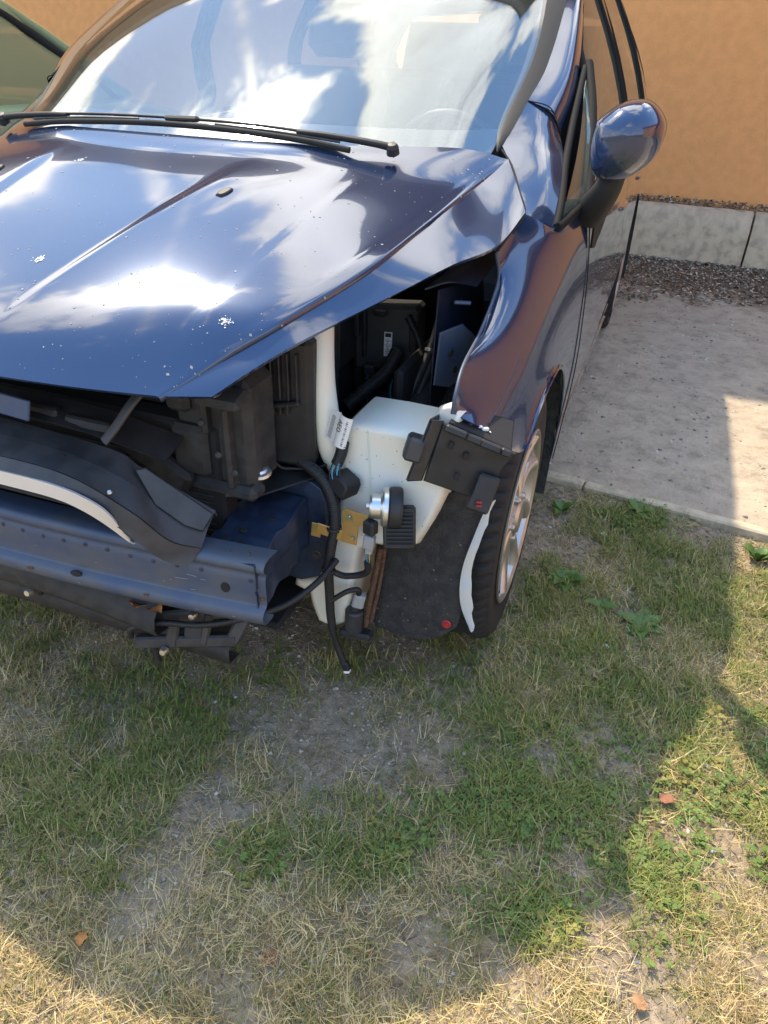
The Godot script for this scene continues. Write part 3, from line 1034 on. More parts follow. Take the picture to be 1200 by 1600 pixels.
func wing(s: float) -> Array:
	var a := [
		pv([0.770, 0.962, 0.072, 0.780, 0.905, 0.066, 0.784, 0.845, 0.200, 0.793, 0.830, 0.355, 0.798, 0.800, 0.415, 0.797, 0.764, 0.423]),
		pv([0.778, 0.986, -0.012, 0.806, 0.945, 0.008, 0.823, 0.878, 0.095, 0.838, 0.828, 0.215, 0.848, 0.782, 0.310, 0.852, 0.726, 0.385]),
		pv([0.786, 1.009, -0.097, 0.830, 0.975, -0.088, 0.860, 0.895, -0.010, 0.879, 0.825, 0.080, 0.894, 0.742, 0.165, 0.905, 0.624, 0.236]),
		pv([0.852, 0.977, -0.150, 0.873, 0.945, -0.132, 0.895, 0.875, -0.080, 0.908, 0.802, -0.015, 0.916, 0.745, 0.030, 0.915, 0.702, 0.060]),
		pv([0.872, 0.990, -0.270, 0.890, 0.940, -0.262, 0.904, 0.870, -0.240, 0.914, 0.790, -0.215, 0.920, 0.715, -0.205, 0.917, 0.645, -0.200]),
		pv([0.884, 0.998, -0.372, 0.897, 0.940, -0.376, 0.909, 0.860, -0.380, 0.918, 0.740, -0.385, 0.922, 0.560, -0.388, 0.905, 0.300, -0.375]),
	]
	var r := []
	for l in a: r.append(mx(l, s))
	return r

func fair(g: Array, times: int) -> Array:      # relax the inside of a grid between its fixed edges
	for it in times:
		for i in range(1, g.size() - 1):
			for j in range(1, g[0].size() - 1):
				g[i][j] = g[i][j] * 0.4 + (g[i - 1][j] + g[i + 1][j] + g[i][j - 1] + g[i][j + 1]) * 0.15
	return g

func belt(z: float) -> Vector2:        # x, y of the window line
	var k := [[-0.19, 0.845, 0.968], [-0.36, 0.883, 1.002], [-0.9, 0.890, 1.016], [-1.5, 0.888, 1.034], [-2.3, 0.882, 1.068], [-3.0, 0.855, 1.10], [-3.6, 0.74, 1.14]]
	for i in k.size() - 1:
		if z >= k[i + 1][0]:
			var t: float = clampf((z - k[i][0]) / (k[i + 1][0] - k[i][0]), 0, 1)
			return Vector2(lerpf(k[i][1], k[i + 1][1], t), lerpf(k[i][2], k[i + 1][2], t))
	return Vector2(0.74, 1.14)

func rail(z: float) -> Vector2:        # x, y of the roof edge
	var k := [[-0.8, 0.765, 1.310], [-1.0, 0.722, 1.415], [-1.25, 0.675, 1.525], [-1.6, 0.655, 1.580], [-2.4, 0.645, 1.590], [-3.1, 0.615, 1.540], [-3.5, 0.58, 1.45]]
	for i in k.size() - 1:
		if z >= k[i + 1][0]:
			var t: float = clampf((z - k[i][0]) / (k[i + 1][0] - k[i][0]), 0, 1)
			return Vector2(lerpf(k[i][1], k[i + 1][1], t), lerpf(k[i][2], k[i + 1][2], t))
	return Vector2(0.58, 1.45)

# a pane or post of the upper side: from its foot line to its head line, bulging outwards
func upper(feet: PackedVector3Array, heads: PackedVector3Array, s: float, rise := 6, bulge := 0.022) -> Array:
	var f := cr(feet, 4)
	var h := cr(heads, 4)
	var r := []
	for i in rise + 1:
		var t := float(i) / rise
		var l := PackedVector3Array()
		for j in f.size():
			var p := f[j].lerp(h[j], t) + Vector3(bulge * sin(PI * t), 0, 0)
			p.x *= s
			l.append(p)
		r.append(l)
	return r

func side_pt(z: float, y: float) -> Vector3:     # on the flank below the windows
	var b := belt(z)
	var k := [[1.0, 0.0], [0.86, 0.026], [0.70, 0.036], [0.50, 0.034], [0.34, 0.016], [0.22, -0.03]]
	var t := (y - 0.22) / (b.y - 0.22)
	var w := 0.0
	for i in 5:
		var t0: float = (k[i][0] - 0.22) / 0.78
		var t1: float = (k[i + 1][0] - 0.22) / 0.78
		if t <= t0 + 0.001 and t >= t1 - 0.001:
			w = lerpf(k[i][1], k[i + 1][1], (t - t0) / (t1 - t0))
	var x := b.x if z > -2.6 else lerpf(b.x, 0.86, clampf((b.y - y) * 2.0, 0, 1)) if z > -3.2 else b.x
	return Vector3(x + w, y, z)

func flank(z0: float, z1: float, s: float, arch := INF) -> Array:
	var r := []
	var nz := 24
	var levels := [1.0, 0.93, 0.86, 0.78, 0.70, 0.60, 0.50, 0.40, 0.30, 0.22]
	for i in nz + 1:
		var z := lerpf(z0, z1, float(i) / nz)
		var b := belt(z)
		var low := 0.22
		if arch != INF and absf(z - arch) < 0.385: low = 0.324 + sqrt(0.385 * 0.385 - (z - arch) * (z - arch))
		var l := PackedVector3Array()
		for q in levels:
			var y: float = low + (b.y - low) * (q - 0.22) / 0.78
			var p := side_pt(z, y)
			l.append(Vector3(p.x * s, p.y, p.z))
		r.append(l)
	return r

func build_body() -> void:
	var b := Mb.new()
	var hr := hood_rows()
	b.sheet(hr, 0.007, -1.0)
	var hood := put("hood", b, M.paint, car)
	# road film and chips on the hood
	rng.seed = 60
	b = Mb.new()
	for k in 800:
		var i := rng.randi_range(1, hr.size() - 3)
		var j := rng.randi_range(24, hr[0].size() - 28)
		var p: Vector3 = hr[i][j].lerp(hr[i + 1][j + 1], rng.randf())
		var nn: Vector3 = (hr[i][j + 1] - hr[i][j]).cross(hr[i + 1][j] - hr[i][j]).normalized()
		if nn.y < 0: nn = -nn
		var sz := 0.0007 + 0.0020 * pow(rng.randf(), 4.0)
		var u := nn.cross(Vector3(1, 0, rng.randf())).normalized() * sz
		var w := nn.cross(u) * rng.randf_range(0.6, 1.8)
		p += nn * (HOOD_LIFT + 0.0006)
		b.quad(p - u, p - w, p + u, p + w)
	tag(put("dust_specks", b, M.dust, hood), "", "", "", "stuff")
	for s in [[0, 0, 0.086, 0.565, 0.012], [0, 0, 0.466, 0.600, 0.011], [0, 0, -0.127, 0.18, 0.010]]:
		b = Mb.new()
		var c := hood_at(hr, s[2], s[3])
		var nn2 := hood_n(hr, s[2], s[3])
		var u2 := nn2.cross(Vector3.RIGHT).normalized()
		var w2 := nn2.cross(u2)
		for q in 70:
			var o: Vector3 = c + (u2 * rng.randfn(0, 0.45) + w2 * rng.randfn(0, 0.45)) * s[4] + nn2 * (HOOD_LIFT + 0.0008)
			var r: float = s[4] * (0.04 + 0.16 * pow(rng.randf(), 2.5))
			var ring := []
			for a in 7: ring.append(o + (u2 * cos(a) + w2 * sin(a)) * r * rng.randf_range(0.5, 1.1))
			for a in 7: b.ftri(o + nn2 * 0.0003, ring[a], ring[(a + 1) % 7])
		put("bird_dropping", b, M.paper, hood)
	for s in [-1.0, 1.0]:
		var nz := thing_part("washer_nozzle", car)
		b = Mb.new()
		var at := hood_at(hr, 0.275 * s, 0.265)
		var up := hood_n(hr, 0.275 * s, 0.265)
		var fw := Vector3(-0.15 * s, 0, 1).cross(up).cross(up) * -1.0
		b.puff(p2([-0.012, -0.006, -0.007, -0.020, 0.007, -0.020, 0.012, -0.006, 0.011, 0.012, 0.006, 0.020, -0.006, 0.020, -0.011, 0.012]), Transform3D(Basis(fw.normalized().cross(up), -fw.normalized(), up), at + up * 0.011), 0.014, 0.006, 3)
		nz.mesh = b.mesh(M.plastic)
	for s in [1.0, -1.0]:
		var w := wing(s)
		b = Mb.new()
		var wf := surf(w, 6, 6)
		for i in range(12, wf.size()):
			var last: int = wf[i].size() - 1
			var p: Vector3 = wf[i][last]
			if p.y > 0.36:
				var an := atan2(p.y - 0.324, p.z)
				wf[i][last] = Vector3(p.x, 0.324 + 0.381 * sin(an), 0.381 * cos(an))
		wf = fair(wf, 160)
		b.sheet(wf, 0.0035, s)
		# shoulder behind the hood corner
		var inn := pv([0.787, 1.009, -0.100, 0.757, 1.046, -0.160, 0.724, 1.085, -0.221, 0.683, 1.118, -0.285, 0.689, 1.155, -0.360, 0.6965, 1.202, -0.459])
		var out := pv([0.852, 0.977, -0.150, 0.843, 1.018, -0.235, 0.830, 1.060, -0.320, 0.815, 1.088, -0.385, 0.798, 1.113, -0.435, 0.778, 1.135, -0.50])
		var rows := []
		for i in inn.size():
			var mid := inn[i].lerp(out[i], 0.5) + Vector3(0.010, 0.010, 0) * minf(1.0, i * 0.5)
			rows.append(mx(cr(PackedVector3Array([inn[i], mid, out[i]]), 4), s))
		b.grid(rows, -s)
		var wg := put("front_wing", b, M.paint, car)
		gap(car, mx(pv([0.772, 0.965, 0.066, 0.779, 0.987, -0.014, 0.787, 1.010, -0.098, 0.757, 1.047, -0.158, 0.722, 1.088, -0.219, 0.690, 1.114, -0.250]), s), 0.0028)
		gap(car, mx(pv([0.697, 1.204, -0.461, 0.750, 1.190, -0.482, 0.779, 1.138, -0.501]), s), 0.0016)
		# the lip turned in round the arch
		var lip := []
		for k in 15:
			var a := lerpf(0.92, 2.85, k / 14.0)
			var o := Vector3(0.0, 0.324 + 0.381 * sin(a), 0.381 * cos(a))
			var xx := 0.9125 if a > 0.8 else 0.914
			lip.append(PackedVector3Array([Vector3(s * xx, o.y, o.z), Vector3(s * (xx - 0.012), o.y - 0.006, o.z), Vector3(s * (xx - 0.05), o.y + 0.004, o.z)]))
		b = Mb.new()
		b.grid(lip)
		put("arch_lip", b, M.paint, wg)
		if s > 0:
			# bare folded edge where the headlamp sat, and the white chip at the torn corner
			b = Mb.new()
			b.tube(cr(pv([0.771, 0.961, 0.074, 0.780, 0.905, 0.068, 0.784, 0.845, 0.202, 0.793, 0.830, 0.357, 0.798, 0.800, 0.417, 0.797, 0.764, 0.425]), 6), 0.0034, 6)
			put("folded_edge", b, M.primer, wg)
			b = Mb.new()
			for q in [[0.851, 0.729, 0.389, 0.014], [0.843, 0.735, 0.395, 0.009], [0.858, 0.722, 0.384, 0.008]]:
				b.box(xf(Vector3(q[0], q[1], q[2]), Vector3(0.5, 0.2, 1)), Vector3(q[3], q[3] * 0.55, 0.006), 0.002)
			put("paint_chip", b, M.paper, wg)
			b = Mb.new()
			var ws := wf
			for path in [[6, 29, 7, 27, 8, 25, 9, 23, 10, 21], [7, 28, 9, 27, 11, 26, 13, 24]]:
				var pts := PackedVector3Array()
				for k in range(0, path.size(), 2):
					var i1: int = path[k]
					var j1: int = path[k + 1]
					var nn: Vector3 = (ws[i1 + 1][j1] - ws[i1 - 1][j1]).cross(ws[i1][j1] - ws[i1][j1 - 1]).normalized()
					if nn.x < 0: nn = -nn
					pts.append(ws[i1][j1] + nn * 0.0004)
				b.tube(cr(pts, 5), 0.0012, 5, 0, 1, 0.4)
			put("scratch", b, M.primer, wg)
		# doors and rear quarter
		for d in [[-0.3905, -1.480, "front_door"], [-1.488, -2.32, "rear_door"]]:
			b = Mb.new()
			b.sheet(flank(d[0], d[1], s, -2.727), 0.004, s)
			var door := put(d[2], b, M.paint, car)
			var hz: float = d[1] + 0.17
			b = Mb.new()
			var hp := side_pt(hz, 0.86)
			b.tube(cr(mx(PackedVector3Array([hp + Vector3(-0.014, 0, 0.10), hp + Vector3(0.0, 0.002, 0.07), hp + Vector3(0.002, 0.004, -0.05), hp + Vector3(-0.014, 0.004, -0.10)]), s), 5), 0.014, 8, 0, 1, 1, 0.6)
			put("handle", b, M.paint, door)
		b = Mb.new()
		b.sheet(flank(-2.328, -3.62, s, -2.727), 0.004, s)
		put("rear_wing", b, M.paint, car)
		b = Mb.new()
		b.box(Transform3D(Basis(), Vector3(s * 0.85, 0.225, -1.36)), Vector3(0.07, 0.09, 1.94), 0.02)
		put("sill", b, M.paint, car)
		# pillars, rails, panes
		var glass_line := pv([0.677, 1.104, -0.268, 0.684, 1.128, -0.304, 0.692, 1.165, -0.38, 0.703, 1.279, -0.630, 0.684, 1.43, -0.915, 0.645, 1.555, -1.20])
		var trim_in := pv([0.674, 1.104, -0.268, 0.664, 1.128, -0.300, 0.654, 1.167, -0.376, 0.648, 1.284, -0.612, 0.622, 1.437, -0.895, 0.582, 1.568, -1.195])
		var rows2 := []
		var gi := cr(trim_in, 5)
		var go := cr(glass_line, 5)
		for i in gi.size():
			rows2.append(mx(PackedVector3Array([gi[i] + Vector3(0, 0.001, 0), gi[i].lerp(go[i], 0.5) + Vector3(0, 0.005, 0.003), go[i]]), s))
		b = Mb.new()
		b.grid(rows2, -s)
		put("screen_trim", b, M.trim_black, car)
		var pil_in := pv([0.6965, 1.204, -0.461, 0.703, 1.279, -0.632, 0.684, 1.43, -0.917, 0.645, 1.555, -1.202])
		var pil_out := pv([0.779, 1.140, -0.50, 0.775, 1.250, -0.70, 0.722, 1.415, -1.0, 0.672, 1.525, -1.25])
		var gin := cr(pil_in, 6)
		var gout := cr(pil_out, 6)
		var rows3 := []
		for i in gin.size():
			rows3.append(mx(cr(PackedVector3Array([gin[i], gin[i].lerp(gout[i], 0.55) + Vector3(0.012, 0.012, 0.004), gout[i]]), 4), s))
		b = Mb.new()
		b.grid(rows3, -s)
		put("windscreen_pillar", b, M.paint, car)
		var nose := belt(-0.20)
		var q0 := Vector3(0.846, 0.972, -0.195)
		# quarter pane with its frame
		b = Mb.new()
		b.grid(upper(PackedVector3Array([Vector3(0.854, 0.994, -0.195), Vector3(0.866, 1.003, -0.29), Vector3(0.880, 1.014, -0.355)]), PackedVector3Array([Vector3(0.790, 1.250, -0.72), Vector3(0.788, 1.262, -0.74), Vector3(0.786, 1.275, -0.76)]), s, 8, 0.012), s)
		put("quarter_pane", b, M.side_glass, car)
		b = Mb.new()
		var fr := pv([0.851, 0.980, -0.150, 0.856, 0.981, -0.17, 0.870, 0.992, -0.27, 0.885, 1.006, -0.365])
		b.tube(cr(mx(fr, s), 4), 0.011, 6)
		b.tube(cr(mx(pv([0.850, 0.980, -0.152, 0.842, 1.02, -0.238, 0.818, 1.09, -0.39, 0.797, 1.185, -0.585, 0.783, 1.275, -0.755]), s), 5), 0.009, 6)
		b.tube(cr(mx(pv([0.888, 1.008, -0.365, 0.862, 1.09, -0.50, 0.830, 1.19, -0.64, 0.788, 1.285, -0.775]), s), 5), 0.013, 6)
		put("quarter_frame", b, M.frame_black, car)
		# door panes
		for d in [[-0.40, -1.44, "front_pane", -0.84], [-1.54, -2.30, "rear_pane", -1.54], [-2.40, -3.15, "luggage_pane", -2.40]]:
			var ft := PackedVector3Array()
			var hd := PackedVector3Array()
			for k in 5:
				var zf: float = lerpf(d[0], d[1], k / 4.0)
				var zh: float = lerpf(d[3], d[1] + (0.12 if d[1] < -3 else 0.0), k / 4.0)
				var p := belt(zf)
				ft.append(Vector3(p.x - 0.004, p.y + 0.012, zf))
				p = rail(zh)
				hd.append(Vector3(p.x - 0.006, p.y - 0.018, zh))
			b = Mb.new()
			b.grid(upper(ft, hd, s), s)
			var pane := put(d[2], b, M.side_glass, car)
			b = Mb.new()
			var loop := PackedVector3Array(cr(mx(ft, s), 3))
			b.tube(loop, 0.009, 6)
			b.tube(cr(mx(hd, s), 3), 0.009, 6)
			var up1 := upper(ft, hd, s)
			var e1 := PackedVector3Array()
			var e2 := PackedVector3Array()
			for l in up1:
				e1.append(l[0]); e2.append(l[l.size() - 1])
			b.tube(e1, 0.010, 6)
			b.tube(e2, 0.012, 6)
			put("seal", b, M.frame_black, pane)
		for d in [[-1.44, -1.54, "door_post"], [-2.30, -2.40, "door_post"], [-3.15, -3.62, "rear_pillar"]]:
			var ft := PackedVector3Array()
			var hd := PackedVector3Array()
			for k in 3:
				var zf: float = lerpf(d[0], d[1], k / 2.0)
				var p := belt(zf)
				ft.append(Vector3(p.x - 0.003, p.y, zf))
				if d[0] < -3: zf = lerpf(-3.03, -3.5, k / 2.0)
				p = rail(zf)
				hd.append(Vector3(p.x - 0.004, p.y, zf))
			b = Mb.new()
			b.grid(upper(ft, hd, s, 6, 0.023), s)
			put(d[2], b, M.paint if d[0] < -3 else M.gloss_black, car)
		# mirror
		var mi := thing_part("door_mirror", car)
		var mc := MC * Vector3(s, 1, 1)
		var ol := p2([-0.086, 0.066, -0.028, 0.112, 0.040, 0.119, 0.088, 0.080, 0.098, 0.034, 0.076, -0.028, 0.020, -0.074, -0.040, -0.086, -0.080, -0.056, -0.092, 0.014])
		var outl := PackedVector3Array()
		for q in ol: outl.append(Vector3(q.x, q.y - 0.015, 0) * 0.77)
		outl.append(outl[0])
		outl = cr(outl, 4)
		var mr := []
		for q in [[-0.060, 0.90], [-0.05, 0.96], [-0.02, 1.0], [0.01, 0.985], [0.035, 0.93], [0.056, 0.83], [0.074, 0.68], [0.087, 0.48], [0.094, 0.25], [0.096, 0.01]]:
			var l := PackedVector3Array()
			for p in outl: l.append(mc + Vector3((p.x * q[1] + 0.012 * (1.0 - q[1])) * s, p.y * q[1] + 0.02 * (1.0 - q[1]), q[0] * 0.85 - 0.25 * p.x * q[1]))
			mr.append(l)
		b = Mb.new()
		b.grid(mr, s, true)
		mi.mesh = b.mesh(M.paint)
		b = Mb.new()
		for j in mr[0].size() - 1: b.ftri(mc + Vector3(0, 0, -0.050), mr[0][j], mr[0][j + 1])
		put("mirror_glass", b, M.chrome_strip, mi)
		b = Mb.new()
		b.grid([outline_shift(outl, mc, s, 1.004, -0.018), outline_shift(outl, mc, s, 1.004, -0.026)], s, true)
		put("cap_joint", b, M.dark, mi)
		b = Mb.new()
		b.tube(cr(mx(pv([0.945, 1.085, -0.265, 0.934, 1.050, -0.278, 0.918, 1.018, -0.305, 0.898, 0.985, -0.345]), s), 5), 0.026, 12, 0, 1, 1.5, 1.0)
		put("mirror_arm", b, M.trim_black, mi)
		b = Mb.new()
		var foot := [pv([0.888, 1.012, -0.345, 0.895, 1.010, -0.43, 0.898, 1.008, -0.54]), pv([0.906, 0.965, -0.372, 0.925, 0.975, -0.43, 0.903, 0.985, -0.53]), pv([0.908, 0.895, -0.398, 0.914, 0.900, -0.415, 0.909, 0.94, -0.48])]
		b.sheet(mirror_rows(surf(foot, 4, 4), s), 0.006, s)
		put("mirror_foot", b, M.trim_black, mi)
		gap(car, mx(pv([0.887, 0.998, -0.388, 0.900, 0.94, -0.390, 0.912, 0.86, -0.391, 0.922, 0.74, -0.391, 0.9265, 0.56, -0.391, 0.91, 0.30, -0.386]), s), 0.0016)
	# roof, screen, rear
	var rr := []
	for k in 13:
		var z := lerpf(-1.20, -3.5, k / 12.0)
		var e := rail(z)
		var crown := 0.055 if k > 0 else 0.04
		if k == 0: e = Vector2(0.645, 1.556)
		rr.append(cr(PackedVector3Array([Vector3(-e.x, e.y, z), Vector3(-e.x * 0.8, e.y + crown * 0.55, z + 0.04 * (1.0 if k == 0 else 0.0)), Vector3(0, e.y + crown, z + (0.10 if k == 0 else 0.0)), Vector3(e.x * 0.8, e.y + crown * 0.55, z + 0.04 * (1.0 if k == 0 else 0.0)), Vector3(e.x, e.y, z)]), 5))
	b = Mb.new()
	b.sheet(rr, 0.012, -1.0)
	put("roof", b, M.paint, car)
	var back := []
	for q in [[1.45, 0.58, -3.5], [1.15, 0.74, -3.62], [0.9, 0.80, -3.66], [0.6, 0.84, -3.66], [0.3, 0.82, -3.62]]:
		back.append(cr(PackedVector3Array([Vector3(-q[1], q[0], q[2]), Vector3(-q[1] * 0.6, q[0], q[2] - 0.04), Vector3(q[1] * 0.6, q[0], q[2] - 0.04), Vector3(q[1], q[0], q[2])]), 4))
	b = Mb.new()
	b.sheet(back, 0.01, -1.0)
	put("tailgate", b, M.paint, car)
	var sc := []
	for q in [[[0, 1.098, 0.005], [0.35, 1.098, -0.035], [0.56, 1.100, -0.125], [0.665, 1.108, -0.245]], [[0, 1.302, -0.365], [0.36, 1.298, -0.405], [0.58, 1.288, -0.50], [0.690, 1.275, -0.632]], [[0, 1.470, -0.735], [0.35, 1.463, -0.765], [0.56, 1.446, -0.83], [0.665, 1.427, -0.918]], [[0, 1.592, -1.095], [0.32, 1.588, -1.12], [0.52, 1.576, -1.165], [0.62, 1.558, -1.208]]]:
		var l := PackedVector3Array()
		for k in [3, 2, 1]: l.append(Vector3(-q[k][0], q[k][1], q[k][2]))
		for k in 4: l.append(Vector3(q[k][0], q[k][1], q[k][2]))
		sc.append(l)
	b = Mb.new()
	var scr := surf(sc, 6, 7)
	b.grid(scr, -1.0)
	var ws := put("windscreen", b, M.glass, car)
	b = Mb.new()      # laminated: an inner sheet of glass behind the outer one
	var inner := []
	for l in scr:
		var m := PackedVector3Array()
		for p in l: m.append(p + Vector3(0, -0.0045, -0.002))
		inner.append(m)
	b.grid(inner, -1.0)
	put("coated_sheet", b, M.coating, ws)
	b = Mb.new()      # the dark printed band along the foot of the glass, on its inner face
	var band := []
	for i in 3:
		var l := PackedVector3Array()
		for p in scr[i]: l.append(p + Vector3(0, -0.007, -0.003))
		band.append(l)
	b.grid(band, -1.0)
	put("black_band", b, M.gloss_black, ws)
	b = Mb.new()
	b.grid([cr(pv([-0.66, 1.085, -0.22, -0.5, 1.08, -0.06, 0, 1.085, 0.055, 0.5, 1.08, -0.06, 0.66, 1.085, -0.22]), 5), cr(pv([-0.66, 1.095, -0.30, -0.5, 1.085, -0.15, 0, 1.082, -0.02, 0.5, 1.085, -0.15, 0.66, 1.095, -0.30]), 5)])
	put("scuttle", b, M.plastic, car)

func outline_shift(o: PackedVector3Array, mc: Vector3, s: float, k: float, z: float) -> PackedVector3Array:
	var l := PackedVector3Array()
	for p in o: l.append(mc + Vector3(p.x * k * s, p.y * k, z - 0.25 * p.x))
	return l

func thing_part(called: String, parent: Node) -> MeshInstance3D:
	var o := MeshInstance3D.new()
	o.name = called
	parent.add_child(o, true)
	return o

func hood_near(hr: Array, x: float, z: float) -> Vector2i:
	var best := Vector2i(1, 1)
	var bd := 1e9
	for i in range(1, hr.size() - 1):
		for j in range(1, hr[0].size() - 1):
			var d := Vector2(hr[i][j].x - x, hr[i][j].z - z).length_squared()
			if d < bd:
				bd = d; best = Vector2i(i, j)
	return best

func hood_n(hr: Array, x: float, z: float) -> Vector3:
	var q := hood_near(hr, x, z)
	var nn: Vector3 = (hr[q.x][q.y + 1] - hr[q.x][q.y - 1]).cross(hr[q.x + 1][q.y] - hr[q.x - 1][q.y]).normalized()
	return nn if nn.y > 0 else -nn

func hood_at(hr: Array, x: float, z: float) -> Vector3:
	var q := hood_near(hr, x, z)
	var p: Vector3 = hr[q.x][q.y]
	var nn := hood_n(hr, x, z)
	return Vector3(x, p.y - (nn.x * (x - p.x) + nn.z * (z - p.z)) / nn.y, z)

func build_wiper(s: float) -> void:      # its pivot at the outer end, the blade towards the middle
	var w := thing_part("wiper", car)
	var b := Mb.new()
	b.tube(cr(mx(pv([0.520, 1.112, -0.015, 0.500, 1.128, -0.012, 0.38, 1.140, -0.004, 0.30, 1.144, 0.000]), s), 5), 0.0115, 8, 0, 1, 0.62, 0.75)
	b.tube(cr(mx(pv([0.31, 1.146, 0.000, 0.20, 1.150, -0.012, 0.06, 1.151, -0.028, -0.01, 1.149, -0.032]), s), 5), 0.0055, 6, 0, 1, 1, 0.6)
	w.mesh = b.mesh(M.trim_black)
	b = Mb.new()
	b.lathe(p2([0.0, 0.022, 0.009, 0.021, 0.013, 0.014, 0.014, 0.0]), xf(Vector3(0.512 * s, 1.115, -0.016), Vector3(0, 0.9, 0.4), Vector3(1, 0, 0)), 14)
	put("pivot_cap", b, M.plastic, w)
	b = Mb.new()
	b.tube(cr(mx(pv([0.425, 1.118, 0.010, 0.30, 1.131, 0.012, 0.10, 1.140, 0.008, -0.08, 1.141, 0.002]), s), 6), 0.0062, 6, 0, 1, 1, 1.1)
	put("blade", b, M.rubber, w)
	b = Mb.new()
	b.tube(cr(mx(pv([0.40, 1.131, 0.004, 0.25, 1.142, 0.006, 0.10, 1.147, 0.001]), s), 6), 0.0028, 5)
	put("blade_spine", b, M.plastic_grey, w)
	b = Mb.new()
	b.box(xf(Vector3(-0.005 * s, 1.151, -0.022), Vector3(1, 0.02, -0.05)), Vector3(0.018, 0.012, 0.075), 0.004)
	put("blade_clip", b, M.plastic, w)

func build_wheel(x: float, z: float, s: float) -> void:
	var w := Node3D.new()
	w.name = "wheel"
	w.position = Vector3(x, 0.322, z)
	car.add_child(w, true)
	var prof := p2([-0.215, 0.0, -0.235, -0.004, -0.27, 0.004, -0.300, 0.002, -0.312, -0.008, -0.3185, -0.020, -0.3215, -0.034, -0.323, -0.060, -0.3235, -0.10, -0.323, -0.14, -0.3215, -0.166, -0.3185, -0.18, -0.312, -0.192, -0.300, -0.202, -0.27, -0.204, -0.235, -0.196, -0.215, -0.20])
	var rows := []
	var seg := 420
	for k in seg + 1:
		var a := TAU * k / seg
		var l := PackedVector3Array()
		for i in prof.size():
			var r := -prof[i].x
			if i > 3 and i < 13:
				var across := prof[i].y
				var ph := fposmod((k + across * 60.0 * signf(across + 0.1)) / 7.0, 1.0)
				if ph < 0.26 and (i < 7 or i > 9): r -= 0.008
				if i == 7 or i == 9: r -= 0.0075
			if i == 2: r += 0.0012 * signf(sin(a * 34.0)) * (1.0 if fmod(a, 1.6) < 0.5 else 0.0)
			l.append(Vector3(prof[i].y * s, r * cos(a), r * sin(a)))
		rows.append(l)
	var b := Mb.new()
	b.grid(rows, -s)
	put("tyre", b, M.rubber, w)
	b = Mb.new()
	var ax := Transform3D(Basis(Vector3(0, 0, 1), Vector3(0, 1, 0), Vector3(s, 0, 0)), Vector3())
	b.lathe(p2([0.222, -0.19, 0.205, -0.185, 0.195, -0.10, 0.196, -0.03, 0.205, -0.012, 0.213, -0.005, 0.222, 0.001, 0.2225, 0.005, 0.218, 0.007, 0.208, 0.000, 0.203, -0.012, 0.199, -0.03]), ax, 64)
	put("rim", b, M.silver, w)
	b = Mb.new()
	b.lathe(p2([0.0, -0.075, 0.196, -0.09]), ax, 32)
	put("brake_backing", b, M.dark, w)
	for k in 9:
		var a := TAU * k / 9
		b = Mb.new()
		var rws := []
		for i in 8:
			var t := i / 7.0
			var r := lerpf(0.035, 0.205, t)
			var tw := a + 0.22 * sin(t * PI * 0.9)
			var hw := lerpf(0.020, 0.021, t) + 0.008 * t * t
			var o := Vector3(0, cos(tw), sin(tw))
			var tn := Vector3(0, -sin(tw), cos(tw))
			var xo := lerpf(-0.004, 0.004, t) - 0.010 * sin(PI * t)
			var l := PackedVector3Array()
			for q in [[-1.0, -0.040], [-0.98, -0.014], [-0.72, -0.002], [-0.25, 0.002], [0.25, 0.002], [0.72, -0.002], [0.98, -0.014], [1.0, -0.040]]:
				var p: Vector3 = o * r + tn * hw * q[0] + Vector3(xo + q[1], 0, 0)
				l.append(Vector3(p.x * s, p.y, p.z))
			rws.append(l)
		b.grid(rws, s)
		put("spoke", b, M.silver, w)
	b = Mb.new()
	b.lathe(p2([0.048, -0.03, 0.048, -0.002, 0.040, 0.006, 0.030, 0.007, 0.0, 0.009]), ax, 28)
	put("hub_cap", b, M.silver, w)
	for k in 5:
		b = Mb.new()
		var a := TAU * k / 5 + 0.3
		b.lathe(p2([0.009, -0.02, 0.009, 0.000, 0.006, 0.003, 0.0, 0.003]), Transform3D(ax.basis, Vector3(0, 0.058 * cos(a), 0.058 * sin(a))), 6)
		put("wheel_bolt", b, M.zinc, w)

func sweep_x(xs: PackedFloat32Array, zc: Callable, yc: Callable, prof: PackedVector2Array) -> Array:   # a section (forward, up) carried across the car
	var r := []
	for x in xs:
		var l := PackedVector3Array()
		for p in prof: l.append(Vector3(x, yc.call(x) + p.y, zc.call(x) + p.x))
		r.append(l)
	return r

func span(a: float, b: float, n: int) -> PackedFloat32Array:
	var r := PackedFloat32Array()
	for i in n + 1: r.append(lerpf(a, b, float(i) / n))
	return r

func beam_z(x: float) -> float: return 0.768 - 0.25 * x * x
func beam_y(x: float) -> float: return 0.458 - 0.125 * x * x

func rbox(called: String, at: Vector3, size: Vector3, m: Material, parent: Node, euler := Vector3.ZERO, bev := 0.006) -> MeshInstance3D:
	var b := Mb.new()
	b.box(Transform3D(Basis.from_euler(euler), at), size, bev)
	return put(called, b, m, parent)

